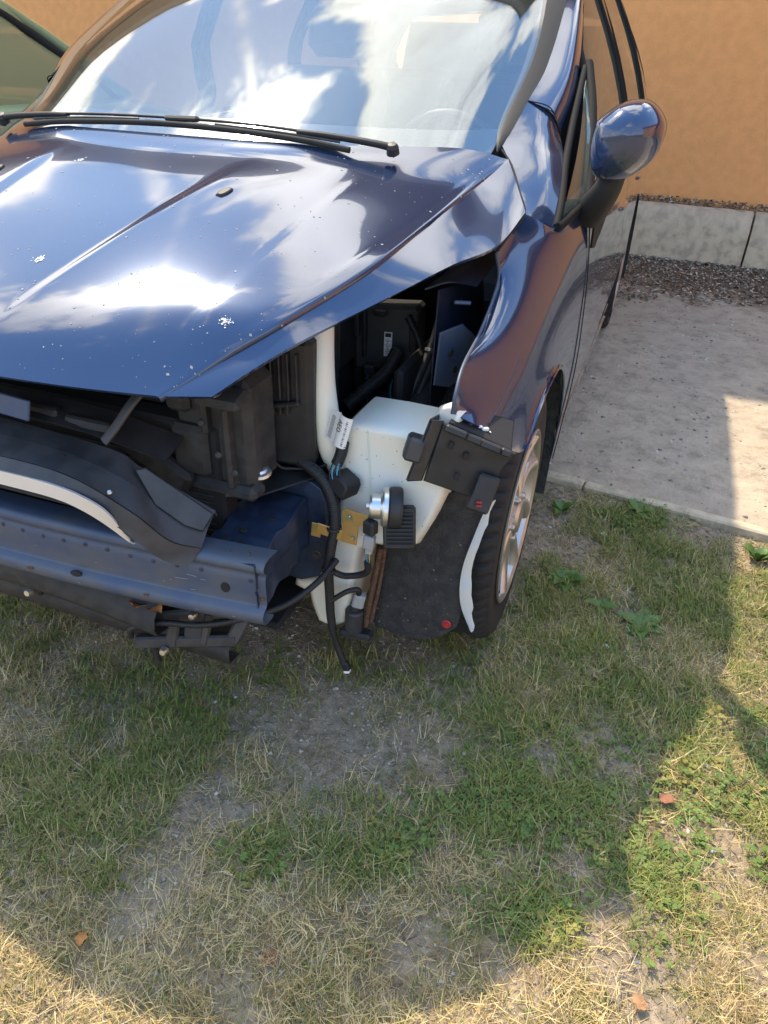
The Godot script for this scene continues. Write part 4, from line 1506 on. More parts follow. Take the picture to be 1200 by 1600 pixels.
func hose(called: String, pts: Array, r: float, m: Material, parent: Node, rib := 0.0, per := 8, taper := 1.0) -> MeshInstance3D:
	var b := Mb.new()
	var path := cr(pv(pts), per)
	var ln := 0.0
	for i in path.size() - 1: ln += path[i].distance_to(path[i + 1])
	if rib > 0.0:      # corrugated: a ring every 4 mm
		var n := int(ln / 0.0011)
		var even := PackedVector3Array()
		var seg := 0
		var done := 0.0
		for k in n + 1:
			var want := ln * k / n
			while seg < path.size() - 2 and done + path[seg].distance_to(path[seg + 1]) < want:
				done += path[seg].distance_to(path[seg + 1])
				seg += 1
			even.append(path[seg].lerp(path[seg + 1], clampf((want - done) / maxf(path[seg].distance_to(path[seg + 1]), 1e-6), 0, 1)))
		b.tube(even, r, 10, rib, ln / 0.0044, taper)
	else:
		b.tube(path, r, 8, 0.0, 1.0, taper)
	return put(called, b, m, parent)

func plate_on(called: String, corners: PackedVector3Array, thick: float, m: Material, parent: Node, r := 0.003, rings := 1) -> MeshInstance3D:
	# a flat plate through the corners (taken as lying in the plane of the first, second and last)
	var o := corners[0]
	var u := (corners[1] - o).normalized()
	var nn := u.cross(corners[corners.size() - 1] - o).normalized()
	var v := nn.cross(u)
	var poly := PackedVector2Array()
	for p in corners: poly.append(Vector2((p - o).dot(u), (p - o).dot(v)))
	var b := Mb.new()
	var fr := Transform3D(Basis(u, v, nn), o)
	if nn.z < 0: fr = Transform3D(Basis(u, v, nn), o + nn * thick)
	b.puff(poly, fr, thick, r, rings)
	return put(called, b, m, parent)

func lettering(text: String, h: float, at: Transform3D, m: Material, parent: Node) -> void:
	var t := TextMesh.new()
	var f := SystemFont.new()
	f.font_names = PackedStringArray(["Droid Sans"])
	t.font = f
	t.text = text
	t.font_size = 32
	t.pixel_size = h / 24.0
	t.depth = 0.0004
	var o := MeshInstance3D.new()
	o.name = "lettering"
	o.mesh = t
	o.material_override = m
	o.transform = at
	parent.add_child(o, true)

func build_front() -> void:
	# --- bumper beam, crash boxes, rail ends
	var prof := p2([-0.050, 0.126, -0.022, 0.129, -0.006, 0.127, 0.001, 0.121, 0.003, 0.113, 0.000, 0.106, -0.006, 0.101, -0.002, 0.096, 0.000, 0.085, -0.001, 0.060, -0.001, 0.038, 0.003, 0.033, 0.011, 0.029, 0.016, 0.020, 0.016, 0.010, 0.011, 0.001, 0.001, -0.003, -0.020, -0.004, -0.022, 0.001])
	var b := Mb.new()
	b.sheet(sweep_x(span(-0.557, 0.557, 40), beam_z, beam_y, prof), 0.0025, 1.0)
	var beam := put("bumper_beam", b, M.primer, car)
	for q in [[0.487, 0.062, 0.0085, 0.0115], [0.214, 0.030, 0.0115, 0.006], [-0.487, 0.062, 0.0085, 0.0115]]:
		b = Mb.new()
		var ring := PackedVector2Array()
		for k in 14: ring.append(Vector2(cos(TAU * k / 14) * q[2], sin(TAU * k / 14) * q[3]))
		var zz: float = beam_z(q[0]) + (0.0005 if q[1] > 0.04 else 0.0135)
		b.puff(ring, xf(Vector3(q[0], beam_y(q[0]) + q[1], zz), Vector3(0.5 * q[0], 0.3 if q[1] < 0.04 else 0.0, 1)), 0.004, 0.0008)
		put("beam_hole", b, M.dark, beam)
	rng.seed = 21
	b = Mb.new()
	for k in 26:
		var x := -0.53 + k * 0.0425
		if absf(x - 0.487) < 0.02: continue
		b.lathe(p2([0.0, 0.0004, 0.0026, 0.0004, 0.0042, -0.0004]), xf(Vector3(x, beam_y(x) + 0.089 + 0.002 * sin(k * 5.0), beam_z(x) + 0.0004), Vector3(0.5 * x, 0, 1)), 10)
	tag(put("spot_welds", b, M.paint_dull, beam), "", "", "", "stuff")
	b = Mb.new()
	for k in 22:
		var x := rng.randf_range(-0.54, 0.54)
		var y := beam_y(x) + (rng.randf_range(0.040, 0.10) if k % 3 else 0.014)
		var l := 0.002 + 0.022 * pow(rng.randf(), 3.0)
		var zz := beam_z(x) + (0.0004 if k % 3 else 0.0168)
		b.box(Transform3D(Basis(Vector3.UP, 0.5 * x) * Basis(Vector3.BACK, rng.randf_range(-0.25, 0.25)), Vector3(x, y, zz)), Vector3(l, 0.0010 + 0.0008 * rng.randf(), 0.0006), 0.0002)
	tag(put("scuffs", b, M.primer_light, beam), "", "", "", "stuff")
	b = Mb.new()
	for q in [[0.520, 0.127, 0.010], [0.488, 0.1275, 0.007], [0.545, 0.118, 0.006], [0.35, 0.021, 0.006], [0.12, 0.018, 0.008], [0.548, 0.05, 0.007]]:
		b = Mb.new()
		var ring := PackedVector2Array()
		for k in 11: ring.append(Vector2(cos(TAU * k / 11), sin(TAU * k / 11) * 0.6) * q[2] * rng.randf_range(0.55, 1.2))
		var up: bool = q[1] > 0.124
		var zz: float = beam_z(q[0]) + (-0.022 if up else (0.0165 if q[1] < 0.03 else 0.0))
		b.puff(ring, xf(Vector3(q[0], beam_y(q[0]) + q[1] + (0.0012 if up else 0.0), zz + 0.0006), Vector3(0, 1, 0.1) if up else Vector3(0.5 * q[0], 0, 1), Vector3(0, 0, -1) if up else Vector3.UP), 0.0008, 0.0003)
		put("rust_stain", b, M.rust, beam)
	for s in [1.0, -1.0]:
		b = Mb.new()
		var rows := []
		for k in 12:
			var t := k / 11.0
			var z := lerpf(0.700, 0.462, t)
			var cx := lerpf(0.486, 0.468, t)
			var cr1 := 0.0028 * sin(k * 2.4) + (0.005 * sin(k * 1.1) if k > 1 and k < 10 else 0.0)
			var hw := 0.058 + cr1 * 0.8
			var hh := 0.057 + 0.002 * sin(k * 2.4 + 1.0)
			var l := PackedVector3Array()
			for q in [[-1, -0.94], [-0.94, -1], [0.94, -1], [1, -0.94], [1.0, -0.1], [0.95, 0.0], [1.0, 0.1], [1, 0.94], [0.94, 1], [-0.94, 1], [-1, 0.94], [-1, -0.94]]:
				l.append(Vector3(s * (cx + hw * q[0] + (0.0012 * sin(k * 3.0 + q[1] * 4.0))), 0.488 + hh * q[1], z))
			rows.append(l)
		b.grid(rows, -s)
		var cb := put("crash_box", b, M.paint_dull, car)
		for q in [[0.472, 0.61], [0.50, 0.555], [0.452, 0.645], [0.487, 0.648]]:
			b = Mb.new()
			b.lathe(p2([0.0, 0.0012, 0.0065, 0.0012, 0.0075, 0.0]), xf(Vector3(q[0] * s, 0.5462, q[1]), Vector3.UP, Vector3(0, 0, -1)), 14)
			put("hole", b, M.dark, cb)
		# end plate of the rail
		b = Mb.new()
		var pl := p2([0.440, 0.345, 0.452, 0.334, 0.505, 0.330, 0.548, 0.352, 0.566, 0.392, 0.568, 0.540, 0.556, 0.570, 0.535, 0.582, 0.452, 0.582, 0.440, 0.570])
		for i in pl.size(): pl[i].x *= s
		b.puff(pl, Transform3D(Basis(), Vector3(0, 0, 0.455)), 0.014, 0.004, 2)
		var ep := put("rail_end_plate", b, M.paint_dull, car)
		rbox("rail", Vector3(0.50 * s, 0.46, 0.16), Vector3(0.10, 0.16, 0.56), M.paint_dull, car)
		for q in [[0.475, 0.372], [0.545, 0.41], [0.462, 0.565]]:
			b = Mb.new()
			b.lathe(p2([0.0, 0.008, 0.006, 0.008, 0.007, 0.003, 0.0115, 0.002, 0.012, 0.0]), xf(Vector3(q[0] * s, q[1], 0.455), Vector3(0, 0, 1)), 12)
			put("bolt", b, M.plastic_grey, ep)
		b = Mb.new()
		b.puff(p2([0.0, 0.0, 0.022, 0.004, 0.030, 0.018, 0.008, 0.022]), xf(Vector3(0.447 * s, 0.583, 0.452), Vector3.UP, Vector3(0, 0, -1)), 0.001, 0.0003)
		put("yellow_mark", b, M.yellow_zinc, ep)
		b = Mb.new()
		b.puff(p2([0.505, 0.585, 0.562, 0.580, 0.560, 0.60, 0.515, 0.612]), Transform3D(Basis(Vector3(s, 0, 0), Vector3(0, 0.3, -1).normalized(), Vector3(0, 1, 0.3).normalized()), Vector3(0, 0.40, 1.02)), 0.003, 0.001)
		# the tie between upper panel and rail
		plate_on("tie_plate", mx(pv([0.400, 0.590, 0.585, 0.470, 0.590, 0.560, 0.555, 0.592, 0.430, 0.40, 0.592, 0.43]), s), 0.004, M.plastic, car)
		# upper outer rail of the bay and its bracket, body colour
		b = Mb.new()
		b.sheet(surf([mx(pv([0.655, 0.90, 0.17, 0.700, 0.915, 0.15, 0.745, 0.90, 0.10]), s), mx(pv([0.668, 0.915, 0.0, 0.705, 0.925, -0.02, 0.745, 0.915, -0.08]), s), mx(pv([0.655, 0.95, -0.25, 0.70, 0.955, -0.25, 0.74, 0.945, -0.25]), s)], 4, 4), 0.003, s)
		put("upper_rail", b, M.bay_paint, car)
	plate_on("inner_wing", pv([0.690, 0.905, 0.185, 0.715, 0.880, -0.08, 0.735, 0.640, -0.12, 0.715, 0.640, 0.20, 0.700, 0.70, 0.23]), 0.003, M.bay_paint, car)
	# bracket with holes, grey-blue
	plate_on("wing_bracket", pv([0.712, 0.838, 0.232, 0.738, 0.838, 0.160, 0.760, 0.790, 0.10, 0.760, 0.735, 0.10, 0.730, 0.715, 0.20, 0.712, 0.735, 0.250]), 0.004, M.primer, car)
	for q in [[0.7275, 0.790, 0.202], [0.733, 0.750, 0.185]]:
		b = Mb.new()
		b.lathe(p2([0.0, 0.003, 0.007, 0.003, 0.009, 0.0]), xf(Vector3(q[0], q[1], q[2]), Vector3(0.93, 0.05, 0.35).normalized() * 1.0), 12)
		put("bracket_hole", b, M.dark, car)
	b = Mb.new()
	b.box(xf(Vector3(0.722, 0.868, 0.12), Vector3(0.3, 0.3, 1)), Vector3(0.035, 0.008, 0.012), 0.002)
	put("rail_clip", b, M.primer, car)
	rbox("silver_clip", Vector3(0.690, 0.885, 0.045), Vector3(0.010, 0.018, 0.006), M.zinc, car, Vector3(0, 0.4, 0.1), 0.002)
	# --- shroud of the upper intake
	var T := pv([0.445, 0.606, 0.655, 0.335, 0.682, 0.690, 0.297, 0.712, 0.700, 0.20, 0.726, 0.708, 0.06, 0.736, 0.712])
	var K := pv([0.447, 0.564, 0.710, 0.408, 0.591, 0.742, 0.361, 0.650, 0.766, 0.262, 0.706, 0.786, 0.10, 0.716, 0.792])
	var rows4 := []
	for side in [0, 1, 2, 3, 4]:
		var l := PackedVector3Array()
		for i in 5:
			var a := T[i]
			var k := K[i]
			var low: Vector3 = [Vector3(0.434, 0.538, 0.737), Vector3(0.396, 0.560, 0.756), Vector3(0.350, 0.618, 0.779), Vector3(0.255, 0.690, 0.800), Vector3(0.10, 0.699, 0.806)][i]
			l.append([a + Vector3(0, -0.012, -0.004), a, a.lerp(k, 0.5) + Vector3(0, 0.004, 0), k, low][side])
		for i in range(4, -1, -1):
			var p := l[i]
			l.append(Vector3(-p.x, p.y, p.z))
		rows4.append(cr(l, 6))
	b = Mb.new()
	for i in 4: b.sheet([rows4[i], rows4[i + 1]], 0.003, -1.0)
	var sh := put("intake_shroud", b, M.plastic_grey, car)
	b = Mb.new()      # pale strip along its lower lip
	var su := pv([0.352, 0.589, 0.768, 0.336, 0.654, 0.787, 0.299, 0.683, 0.797, 0.237, 0.6975, 0.803, 0.12, 0.7005, 0.806])
	var sl := pv([0.356, 0.584, 0.767, 0.326, 0.630, 0.7865, 0.290, 0.657, 0.797, 0.240, 0.671, 0.803, 0.12, 0.674, 0.806])
	var both := []
	for q in [su, sl]:
		var l := PackedVector3Array(q)
		for i in range(4, -1, -1): l.append(Vector3(-q[i].x, q[i].y, q[i].z))
		both.append(cr(l, 6))
	b.sheet(both, 0.004, -1.0)
	put("bright_strip", b, M.chrome_strip, sh)
	for s in [1.0, -1.0]:
		plate_on("shroud_flap", mx(pv([0.336, 0.695, 0.712, 0.350, 0.696, 0.700, 0.455, 0.614, 0.672, 0.443, 0.588, 0.694, 0.420, 0.603, 0.710, 0.375, 0.640, 0.722]), s), 0.003, M.plastic_grey, sh)
	for q in [[0.235, 0.7165, 0.757], [0.331, 0.680, 0.772]]:
		b = Mb.new()
		b.lathe(p2([0.0, 0.002, 0.003, 0.002, 0.0045, 0.0]), xf(Vector3(q[0], q[1] + 0.003, q[2]), Vector3(0.2, 1, 0.5)), 10)
		put("rivet", b, M.zinc if q[0] > 0.3 else M.dark, sh)
	# ledge behind the shroud, with raised ribs
	b = Mb.new()
	b.sheet([cr(pv([-0.36, 0.690, 0.66, -0.20, 0.735, 0.69, 0, 0.742, 0.70, 0.20, 0.735, 0.69, 0.36, 0.690, 0.66]), 5), cr(pv([-0.36, 0.71, 0.60, -0.20, 0.752, 0.63, 0, 0.758, 0.64, 0.20, 0.752, 0.63, 0.36, 0.71, 0.60]), 5)], 0.004, 1.0)
	var ledge := put("ledge", b, M.plastic, car)
	for q in [[0.05, 0.16], [0.175, 0.27], [-0.16, -0.05]]:
		b = Mb.new()
		b.box(xf(Vector3((q[0] + q[1]) / 2, 0.752 - 0.12 * absf(q[0] + q[1]) * 0.25, 0.672), Vector3(0, 0.2, 1)), Vector3(q[1] - q[0], 0.020, 0.018), 0.004)
		put("rib", b, M.plastic, ledge)
	# worn metal latch plate and struts under the hood edge
	rbox("latch_plate", Vector3(0.085, 0.768, 0.715), Vector3(0.115, 0.036, 0.006), M.primer, car, Vector3(-0.3, 0.0, -0.05), 0.002)
	b = Mb.new()
	b.tube(cr(pv([0.330, 0.815, 0.640, 0.318, 0.795, 0.668, 0.300, 0.760, 0.695, 0.284, 0.736, 0.712]), 5), 0.011, 8, 0, 1, 1, 0.5)
	put("strut", b, M.plastic_grey, car)
	# --- moulded front panel carrying the headlamps
	for s in [1.0, -1.0]:
		var fp := thing_part("front_panel", car)
		b = Mb.new()
		b.box(Transform3D(Basis(), Vector3(s * 0.405, 0.715, 0.53)), Vector3(0.155, 0.215, 0.10), 0.014)
		b.box(Transform3D(Basis(), Vector3(s * 0.365, 0.680, 0.585)), Vector3(0.075, 0.10, 0.03), 0.010)
		b.box(Transform3D(Basis(), Vector3(s * 0.445, 0.700, 0.588)), Vector3(0.012, 0.16, 0.03), 0.005)
		b.box(Transform3D(Basis(), Vector3(s * 0.402, 0.77, 0.588)), Vector3(0.012, 0.10, 0.025), 0.005)
		b.box(Transform3D(Basis.from_euler(Vector3(0.3, 0, 0)), Vector3(s * 0.445, 0.800, 0.60)), Vector3(0.085, 0.020, 0.05), 0.007)
		b.box(Transform3D(Basis(), Vector3(s * 0.405, 0.610, 0.57)), Vector3(0.17, 0.03, 0.05), 0.010)
		b.box(Transform3D(Basis.from_euler(Vector3(0, 0, s * -0.5)), Vector3(s * 0.30, 0.645, 0.60)), Vector3(0.14, 0.05, 0.03), 0.010)
		b.box(Transform3D(Basis(), Vector3(s * 0.345, 0.775, 0.575)), Vector3(0.05, 0.05, 0.04), 0.01)
		fp.mesh = b.mesh(M.plastic_dusty)
		b = Mb.new()
		b.lathe(p2([0.0, 0.006, 0.005, 0.006, 0.006, 0.002, 0.011, 0.001, 0.011, 0.0]), xf(Vector3(s * 0.442, 0.812, 0.612), Vector3(0, 1, 0.4)), 10)
		put("screw", b, M.zinc, fp)
		b = Mb.new()
		b.lathe(p2([0.0, 0.012, 0.010, 0.011, 0.013, 0.007, 0.018, 0.005, 0.020, 0.0]), xf(Vector3(s * 0.478, 0.634, 0.545), Vector3(0, 1, 0.2)), 14)
		put("fixing_bolt", b, M.zinc, fp)
		plate_on("gusset", mx(pv([0.44, 0.655, 0.580, 0.485, 0.64, 0.56, 0.485, 0.60, 0.585, 0.43, 0.60, 0.60]), s), 0.006, M.plastic_dusty, fp)
		# ribbed black box beside the panel
		var rb := thing_part("air_box", car)
		b = Mb.new()
		b.box(Transform3D(Basis.from_euler(Vector3(0, s * 0.15, 0)), Vector3(s * 0.475, 0.735, 0.36)), Vector3(0.10, 0.26, 0.20), 0.012)
		rb.mesh = b.mesh(M.plastic)
		for k in 6:
			rbox("rib", Vector3(s * (0.435 + k * 0.016), 0.795, 0.467 - 0.15 * (k - 2.5) * 0.016), Vector3(0.0045, 0.09, 0.012), M.plastic, rb, Vector3.ZERO, 0.0015)
		rbox("ledge", Vector3(s * 0.478, 0.738, 0.468), Vector3(0.085, 0.010, 0.016), M.plastic, rb, Vector3(0, 0.15 * s, 0.22 * s), 0.003)
		for k in 4: rbox("tooth", Vector3(s * (0.455 + k * 0.014), 0.726 + k * 0.003, 0.468), Vector3(0.006, 0.022, 0.012), M.plastic, rb, Vector3.ZERO, 0.0015)
	rbox("lock_panel", Vector3(0, 0.80, 0.55), Vector3(0.62, 0.10, 0.06), M.plastic, car, Vector3.ZERO, 0.012)
	# radiator, hoses and dark lower grille opening
	var rad := rbox("radiator", Vector3(0, 0.52, 0.56), Vector3(0.84, 0.42, 0.05), M.dark, car)
	for k in 24: rbox("fin", Vector3(0, 0.34 + k * 0.0155, 0.5865), Vector3(0.80, 0.004, 0.004), M.plastic, rad, Vector3.ZERO, 0.001)
	rbox("intake_floor", Vector3(0, 0.635, 0.69), Vector3(0.56, 0.012, 0.16), M.plastic, car)
	# --- lower lip and its broken carrier
	var lip := p2([-0.05, 0.075, -0.02, 0.058, 0.004, 0.030, 0.010, 0.004, 0.004, -0.012, -0.035, -0.020, -0.065, -0.014])
	b = Mb.new()
	var xs := span(-0.33, 0.33, 26)
	b.sheet(sweep_x(xs, func(x): return 0.738 - 0.18 * x * x, func(x): return 0.392 - 0.45 * x * x, lip), 0.003, 1.0)
	var lp := put("lower_lip", b, M.plastic_dusty, car)
	b = Mb.new()
	b.sheet(sweep_x(span(-0.44, 0.44, 26), func(x): return 0.715 - 0.35 * x * x, func(x): return 0.350 - 0.42 * x * x, p2([-0.10, 0.045, -0.06, 0.038, -0.02, 0.010, 0.006, 0.004, 0.008, -0.030, -0.03, -0.036])), 0.003, 1.0)
	put("lip_carrier", b, M.plastic_dusty, lp)
	for s in [1.0, -1.0]:
		var fr := [[0.27, 0.338, 0.705, 0.475, 0.366, 0.612, 0.030], [0.27, 0.288, 0.712, 0.45, 0.300, 0.645, 0.026], [0.335, 0.290, 0.690, 0.340, 0.345, 0.676, 0.024], [0.395, 0.295, 0.668, 0.402, 0.352, 0.650, 0.018], [0.448, 0.300, 0.645, 0.470, 0.362, 0.615, 0.028]]
		for q in fr:
			var p0 := Vector3(q[0] * s, q[1], q[2])
			var p1 := Vector3(q[3] * s, q[4], q[5])
			b = Mb.new()
			b.box(xf((p0 + p1) / 2, p1 - p0, Vector3(0.3 * s, 0.2, 1)), Vector3(q[6], 0.016, p0.distance_to(p1) + 0.012), 0.004)
			put("carrier_bar", b, M.plastic_grey, lp)
		plate_on("carrier_web", mx(pv([0.36, 0.305, 0.685, 0.405, 0.305, 0.668, 0.41, 0.365, 0.64, 0.355, 0.355, 0.665]), s), 0.004, M.plastic, lp)
	for q in [[0.328, 0.281, 0.705], [0.38, 0.36, 0.668], [0.055, 0.372, 0.742]]:
		b = Mb.new()
		b.lathe(p2([0.0, 0.012, 0.006, 0.012, 0.008, 0.006, 0.009, 0.0]), xf(Vector3(q[0], q[1], q[2]), Vector3(0.1, 0.2, 1)), 10)
		put("fastener", b, M.zinc, lp)
	rbox("clamp_block", Vector3(0.055, 0.378, 0.730), Vector3(0.030, 0.046, 0.018), M.plastic, lp, Vector3(0.2, 0, 0), 0.004)
	rbox("bracket_foot", Vector3(0.298, 0.268, 0.700), Vector3(0.014, 0.07, 0.012), M.plastic, lp, Vector3(0, 0, 0.1), 0.003)
	hose("lip_cable", [0.26, 0.305, 0.718, 0.275, 0.335, 0.722, 0.33, 0.352, 0.705, 0.40, 0.352, 0.682, 0.47, 0.37, 0.66, 0.545, 0.388, 0.605, 0.585, 0.41, 0.54, 0.60, 0.428, 0.48], 0.0065, M.cable, car, 0.08)

func build_bay() -> void:
	# closed dark box of the engine bay
	var dk: Material = M.dark
	rbox("bulkhead", Vector3(0, 0.64, -0.24), Vector3(1.30, 0.74, 0.03), dk, car)
	rbox("undertray", Vector3(0, 0.235, 0.12), Vector3(0.96, 0.02, 0.80), dk, car)
	rbox("floor_pan", Vector3(0, 0.24, -1.90), Vector3(1.62, 0.05, 3.30), dk, car)
	rbox("gearbox", Vector3(0.18, 0.50, 0.10), Vector3(0.52, 0.40, 0.50), dk, car, Vector3.ZERO, 0.05)
	rbox("engine", Vector3(-0.2, 0.72, 0.10), Vector3(0.62, 0.36, 0.44), M.plastic, car, Vector3.ZERO, 0.05)
	for s in [1.0, -1.0]:
		# wheel house: drum over the tyre
		var rows := []
		for k in 19:
			var a := lerpf(-0.45, PI + 0.35, k / 18.0)
			var y := 0.324 + 0.378 * sin(a)
			var z := 0.378 * cos(a)
			rows.append(PackedVector3Array([Vector3(s * 0.905, y, z), Vector3(s * 0.78, y + 0.004, z), Vector3(s * 0.64, y, z)]))
		for zz in [0.0, -2.727]:
			var b := Mb.new()
			var moved := []
			for l in rows:
				var m := PackedVector3Array()
				for p in l:
					if zz == 0.0 and p.z > 0.2 and p.y < 0.66: m.append(Vector3(p.x if absf(p.x) < 0.7 else s * 0.69, p.y, 0.348))
					else: m.append(p + Vector3(0, 0, zz))
				moved.append(m)
			b.sheet(moved, 0.004, s)
			put("wheel_house", b, M.felt, car)
			b = Mb.new()
			b.box(Transform3D(Basis(), Vector3(s * 0.63, 0.45, zz - 0.06)), Vector3(0.02, 0.60, 0.60), 0.01)
			put("inner_wall", b, dk, car)
	# fuse box with its printed label, relay block, wires
	var fb := rbox("fuse_box", Vector3(0.525, 0.735, 0.0), Vector3(0.155, 0.150, 0.09), M.plastic, car, Vector3(-0.1, 0.15, 0.05), 0.008)
	var lt := Transform3D(Basis.from_euler(Vector3(-0.1, 0.15, 0.02)), Vector3(0.5385, 0.729, 0.0475))
	rbox("printed_label", lt.origin, Vector3(0.0185, 0.056, 0.001), M.paper, fb, Vector3(-0.1, 0.15, 0.02), 0.0004)
	var ink := Mb.new()
	ink.box(lt.translated_local(Vector3(0, 0.021, 0.0008)), Vector3(0.014, 0.009, 0.0004), 0.0001)
	for k in 9: ink.box(lt.translated_local(Vector3(-0.001, 0.010 - k * 0.0038, 0.0008)), Vector3(0.011 - 0.003 * (k % 3), 0.0012, 0.0004), 0.0001)
	for k in 12: ink.box(lt.translated_local(Vector3(0.0072, 0.010 - k * 0.0030, 0.0008)), Vector3(0.0022, 0.0006 + 0.0008 * (k % 2), 0.0004), 0.0001)
	put("print", ink, M.ink, fb)
	for q in [[0.445, 0.79, 0.055, 0.012, 0.10], [0.466, 0.79, 0.056, 0.012, 0.10], [0.485, 0.765, 0.056, 0.008, 0.14], [0.595, 0.76, 0.03, 0.02, 0.09], [0.52, 0.80, 0.052, 0.03, 0.012]]:
		rbox("rib", Vector3(q[0], q[1], q[2]), Vector3(q[3], q[4], 0.02), M.plastic, fb, Vector3(0, 0, 0.02), 0.003)
	rbox("box_foot", Vector3(0.46, 0.655, 0.03), Vector3(0.02, 0.13, 0.02), M.plastic, fb, Vector3(0, 0, 0.05), 0.003)
	hose("coolant_hose", [0.655, 0.80, 0.05, 0.650, 0.745, 0.09, 0.640, 0.690, 0.14, 0.628, 0.640, 0.18, 0.622, 0.590, 0.20], 0.0085, M.plastic_grey, car)
	hose("coolant_hose", [0.672, 0.80, 0.04, 0.664, 0.745, 0.08, 0.654, 0.690, 0.13, 0.645, 0.640, 0.17, 0.640, 0.590, 0.19], 0.0075, M.plastic_grey, car)
	hose("loom", [0.50, 0.63, 0.20, 0.53, 0.66, 0.16, 0.56, 0.69, 0.12, 0.575, 0.73, 0.08], 0.016, M.cable, car, 0.06)
	hose("loom", [0.44, 0.55, 0.30, 0.48, 0.58, 0.27, 0.55, 0.60, 0.24, 0.60, 0.63, 0.18], 0.012, M.cable, car, 0.06)
	hose("wire", [0.690, 0.90, 0.05, 0.684, 0.87, 0.05, 0.676, 0.83, 0.07, 0.668, 0.78, 0.09], 0.004, M.cable, car)
	for k in 3: hose("green_wire", [0.44 + k * 0.003, 0.60, 0.42, 0.455 + k * 0.003, 0.612 + 0.004 * k, 0.41, 0.472, 0.618 + 0.006 * k, 0.40], 0.0012, M.green_paint, car)
	hose("bonnet_cable", [0.425, 0.80, 0.46, 0.428, 0.73, 0.475, 0.445, 0.67, 0.485, 0.475, 0.615, 0.475, 0.50, 0.603, 0.455, 0.54, 0.602, 0.43, 0.572, 0.622, 0.41], 0.0032, M.cable, car)
	rbox("battery", Vector3(0.36, 0.76, 0.02), Vector3(0.20, 0.16, 0.26), M.plastic, car, Vector3.ZERO, 0.01)
	for q in [[0.650, 0.745, 0.090, 0.0105], [0.664, 0.745, 0.080, 0.0095], [0.632, 0.655, 0.168, 0.0105]]:
		var hc := Mb.new()
		hc.lathe(p2([q[3], -0.004, q[3] + 0.0012, -0.003, q[3] + 0.0012, 0.003, q[3], 0.004]), xf(Vector3(q[0], q[1], q[2]), Vector3(0.12, 1, -0.7)), 16)
		put("hose_clip", hc, M.zinc, car)
	var plugs := [[0.560, 0.668, 0.055, 0.03], [0.590, 0.672, 0.050, 0.02], [0.500, 0.668, 0.060, 0.025]]
	for q in plugs:
		var pl := rbox("plug", Vector3(q[0], q[1], q[2]), Vector3(q[3], 0.028, 0.022), M.plastic_grey, fb, Vector3(0.2, 0.15, 0), 0.003)
		for k in 4: hose("wire", [q[0] - 0.008 + k * 0.005, q[1] - 0.012, q[2], q[0] - 0.006 + k * 0.004, q[1] - 0.045, q[2] + 0.02, q[0] + 0.02 + k * 0.003, q[1] - 0.085, q[2] + 0.05], 0.0017, [M.cable, M.blue_wire, M.cable, M.rust][k], pl)
	hose("loom", [0.585, 0.80, 0.05, 0.62, 0.74, 0.06, 0.63, 0.68, 0.10, 0.60, 0.62, 0.16, 0.55, 0.58, 0.22], 0.008, M.cable, car, 0.06)
	hose("pipe", [0.700, 0.86, 0.06, 0.695, 0.80, 0.09, 0.690, 0.74, 0.12, 0.69, 0.68, 0.15], 0.0045, M.zinc, car)
	for q in [[0.43, 0.69, 0.592], [0.40, 0.745, 0.590], [0.455, 0.655, 0.584]]:
		var cl := Mb.new()
		cl.lathe(p2([0.0, 0.004, 0.004, 0.004, 0.0065, 0.002, 0.007, 0.0]), xf(Vector3(q[0], q[1], q[2] + 0.012), Vector3(0.05, 0.1, 1)), 12)
		put("trim_clip", cl, M.plastic_grey, car)
	# --- washer reservoir: moulded white plastic, filler neck, body and foot
	var b := Mb.new()
	b.puff(p2([0.572, 0.675, 0.606, 0.712, 0.680, 0.714, 0.765, 0.712, 0.798, 0.680, 0.800, 0.600, 0.778, 0.530, 0.752, 0.468, 0.712, 0.444, 0.660, 0.442, 0.630, 0.422, 0.620, 0.370, 0.614, 0.290, 0.600, 0.212, 0.565, 0.186, 0.526, 0.192, 0.510, 0.235, 0.504, 0.268, 0.468, 0.280, 0.474, 0.308, 0.525, 0.322, 0.552, 0.400, 0.572, 0.480, 0.585, 0.580]), Transform3D(Basis(), Vector3(0, 0, 0.425)), 0.14, 0.017, 5)
	var wr := put("washer_reservoir", b, M.hdpe, car)
	b = Mb.new()
	b.tube(cr(pv([0.531, 0.965, 0.385, 0.531, 0.90, 0.387, 0.531, 0.868, 0.390, 0.5315, 0.814, 0.394, 0.536, 0.755, 0.400, 0.546, 0.690, 0.403, 0.560, 0.630, 0.402, 0.585, 0.570, 0.385]), 6), 0.0222, 18, 0.0, 1, 1.3)
	put("filler_neck", b, M.hdpe, wr)
	b = Mb.new()
	b.lathe(p2([0.0, 0.0, 0.004, 0.0, 0.0045, -0.002, 0.0045, -0.01]), xf(Vector3(0.635, 0.690, 0.4245), Vector3(0, 0.1, 1)), 10)
	put("mould_mark", b, M.hdpe, wr)
	b = Mb.new()
	b.tube(pv([0.640, 0.700, 0.4262, 0.648, 0.60, 0.4262, 0.648, 0.455, 0.4262]), 0.0014, 5)
	for k in 5: b.box(Transform3D(Basis(), Vector3(0.735, 0.52 + k * 0.030, 0.4256)), Vector3(0.018 if k % 2 else 0.011, 0.0018, 0.0014), 0.0004)
	put("mould_seam", b, M.hdpe, wr)
	b = Mb.new()
	rng.seed = 70
	for k in 60:
		var q := Vector3(rng.randf_range(0.60, 0.775), rng.randf_range(0.46, 0.70), 0.4253)
		b.box(Transform3D(Basis(Vector3.BACK, rng.randf() * 3.0), q), Vector3(0.001 + 0.003 * pow(rng.randf(), 3.0), 0.0012, 0.0004), 0.0001)
	tag(put("dirt_specks", b, M.rust, wr), "", "", "", "stuff")
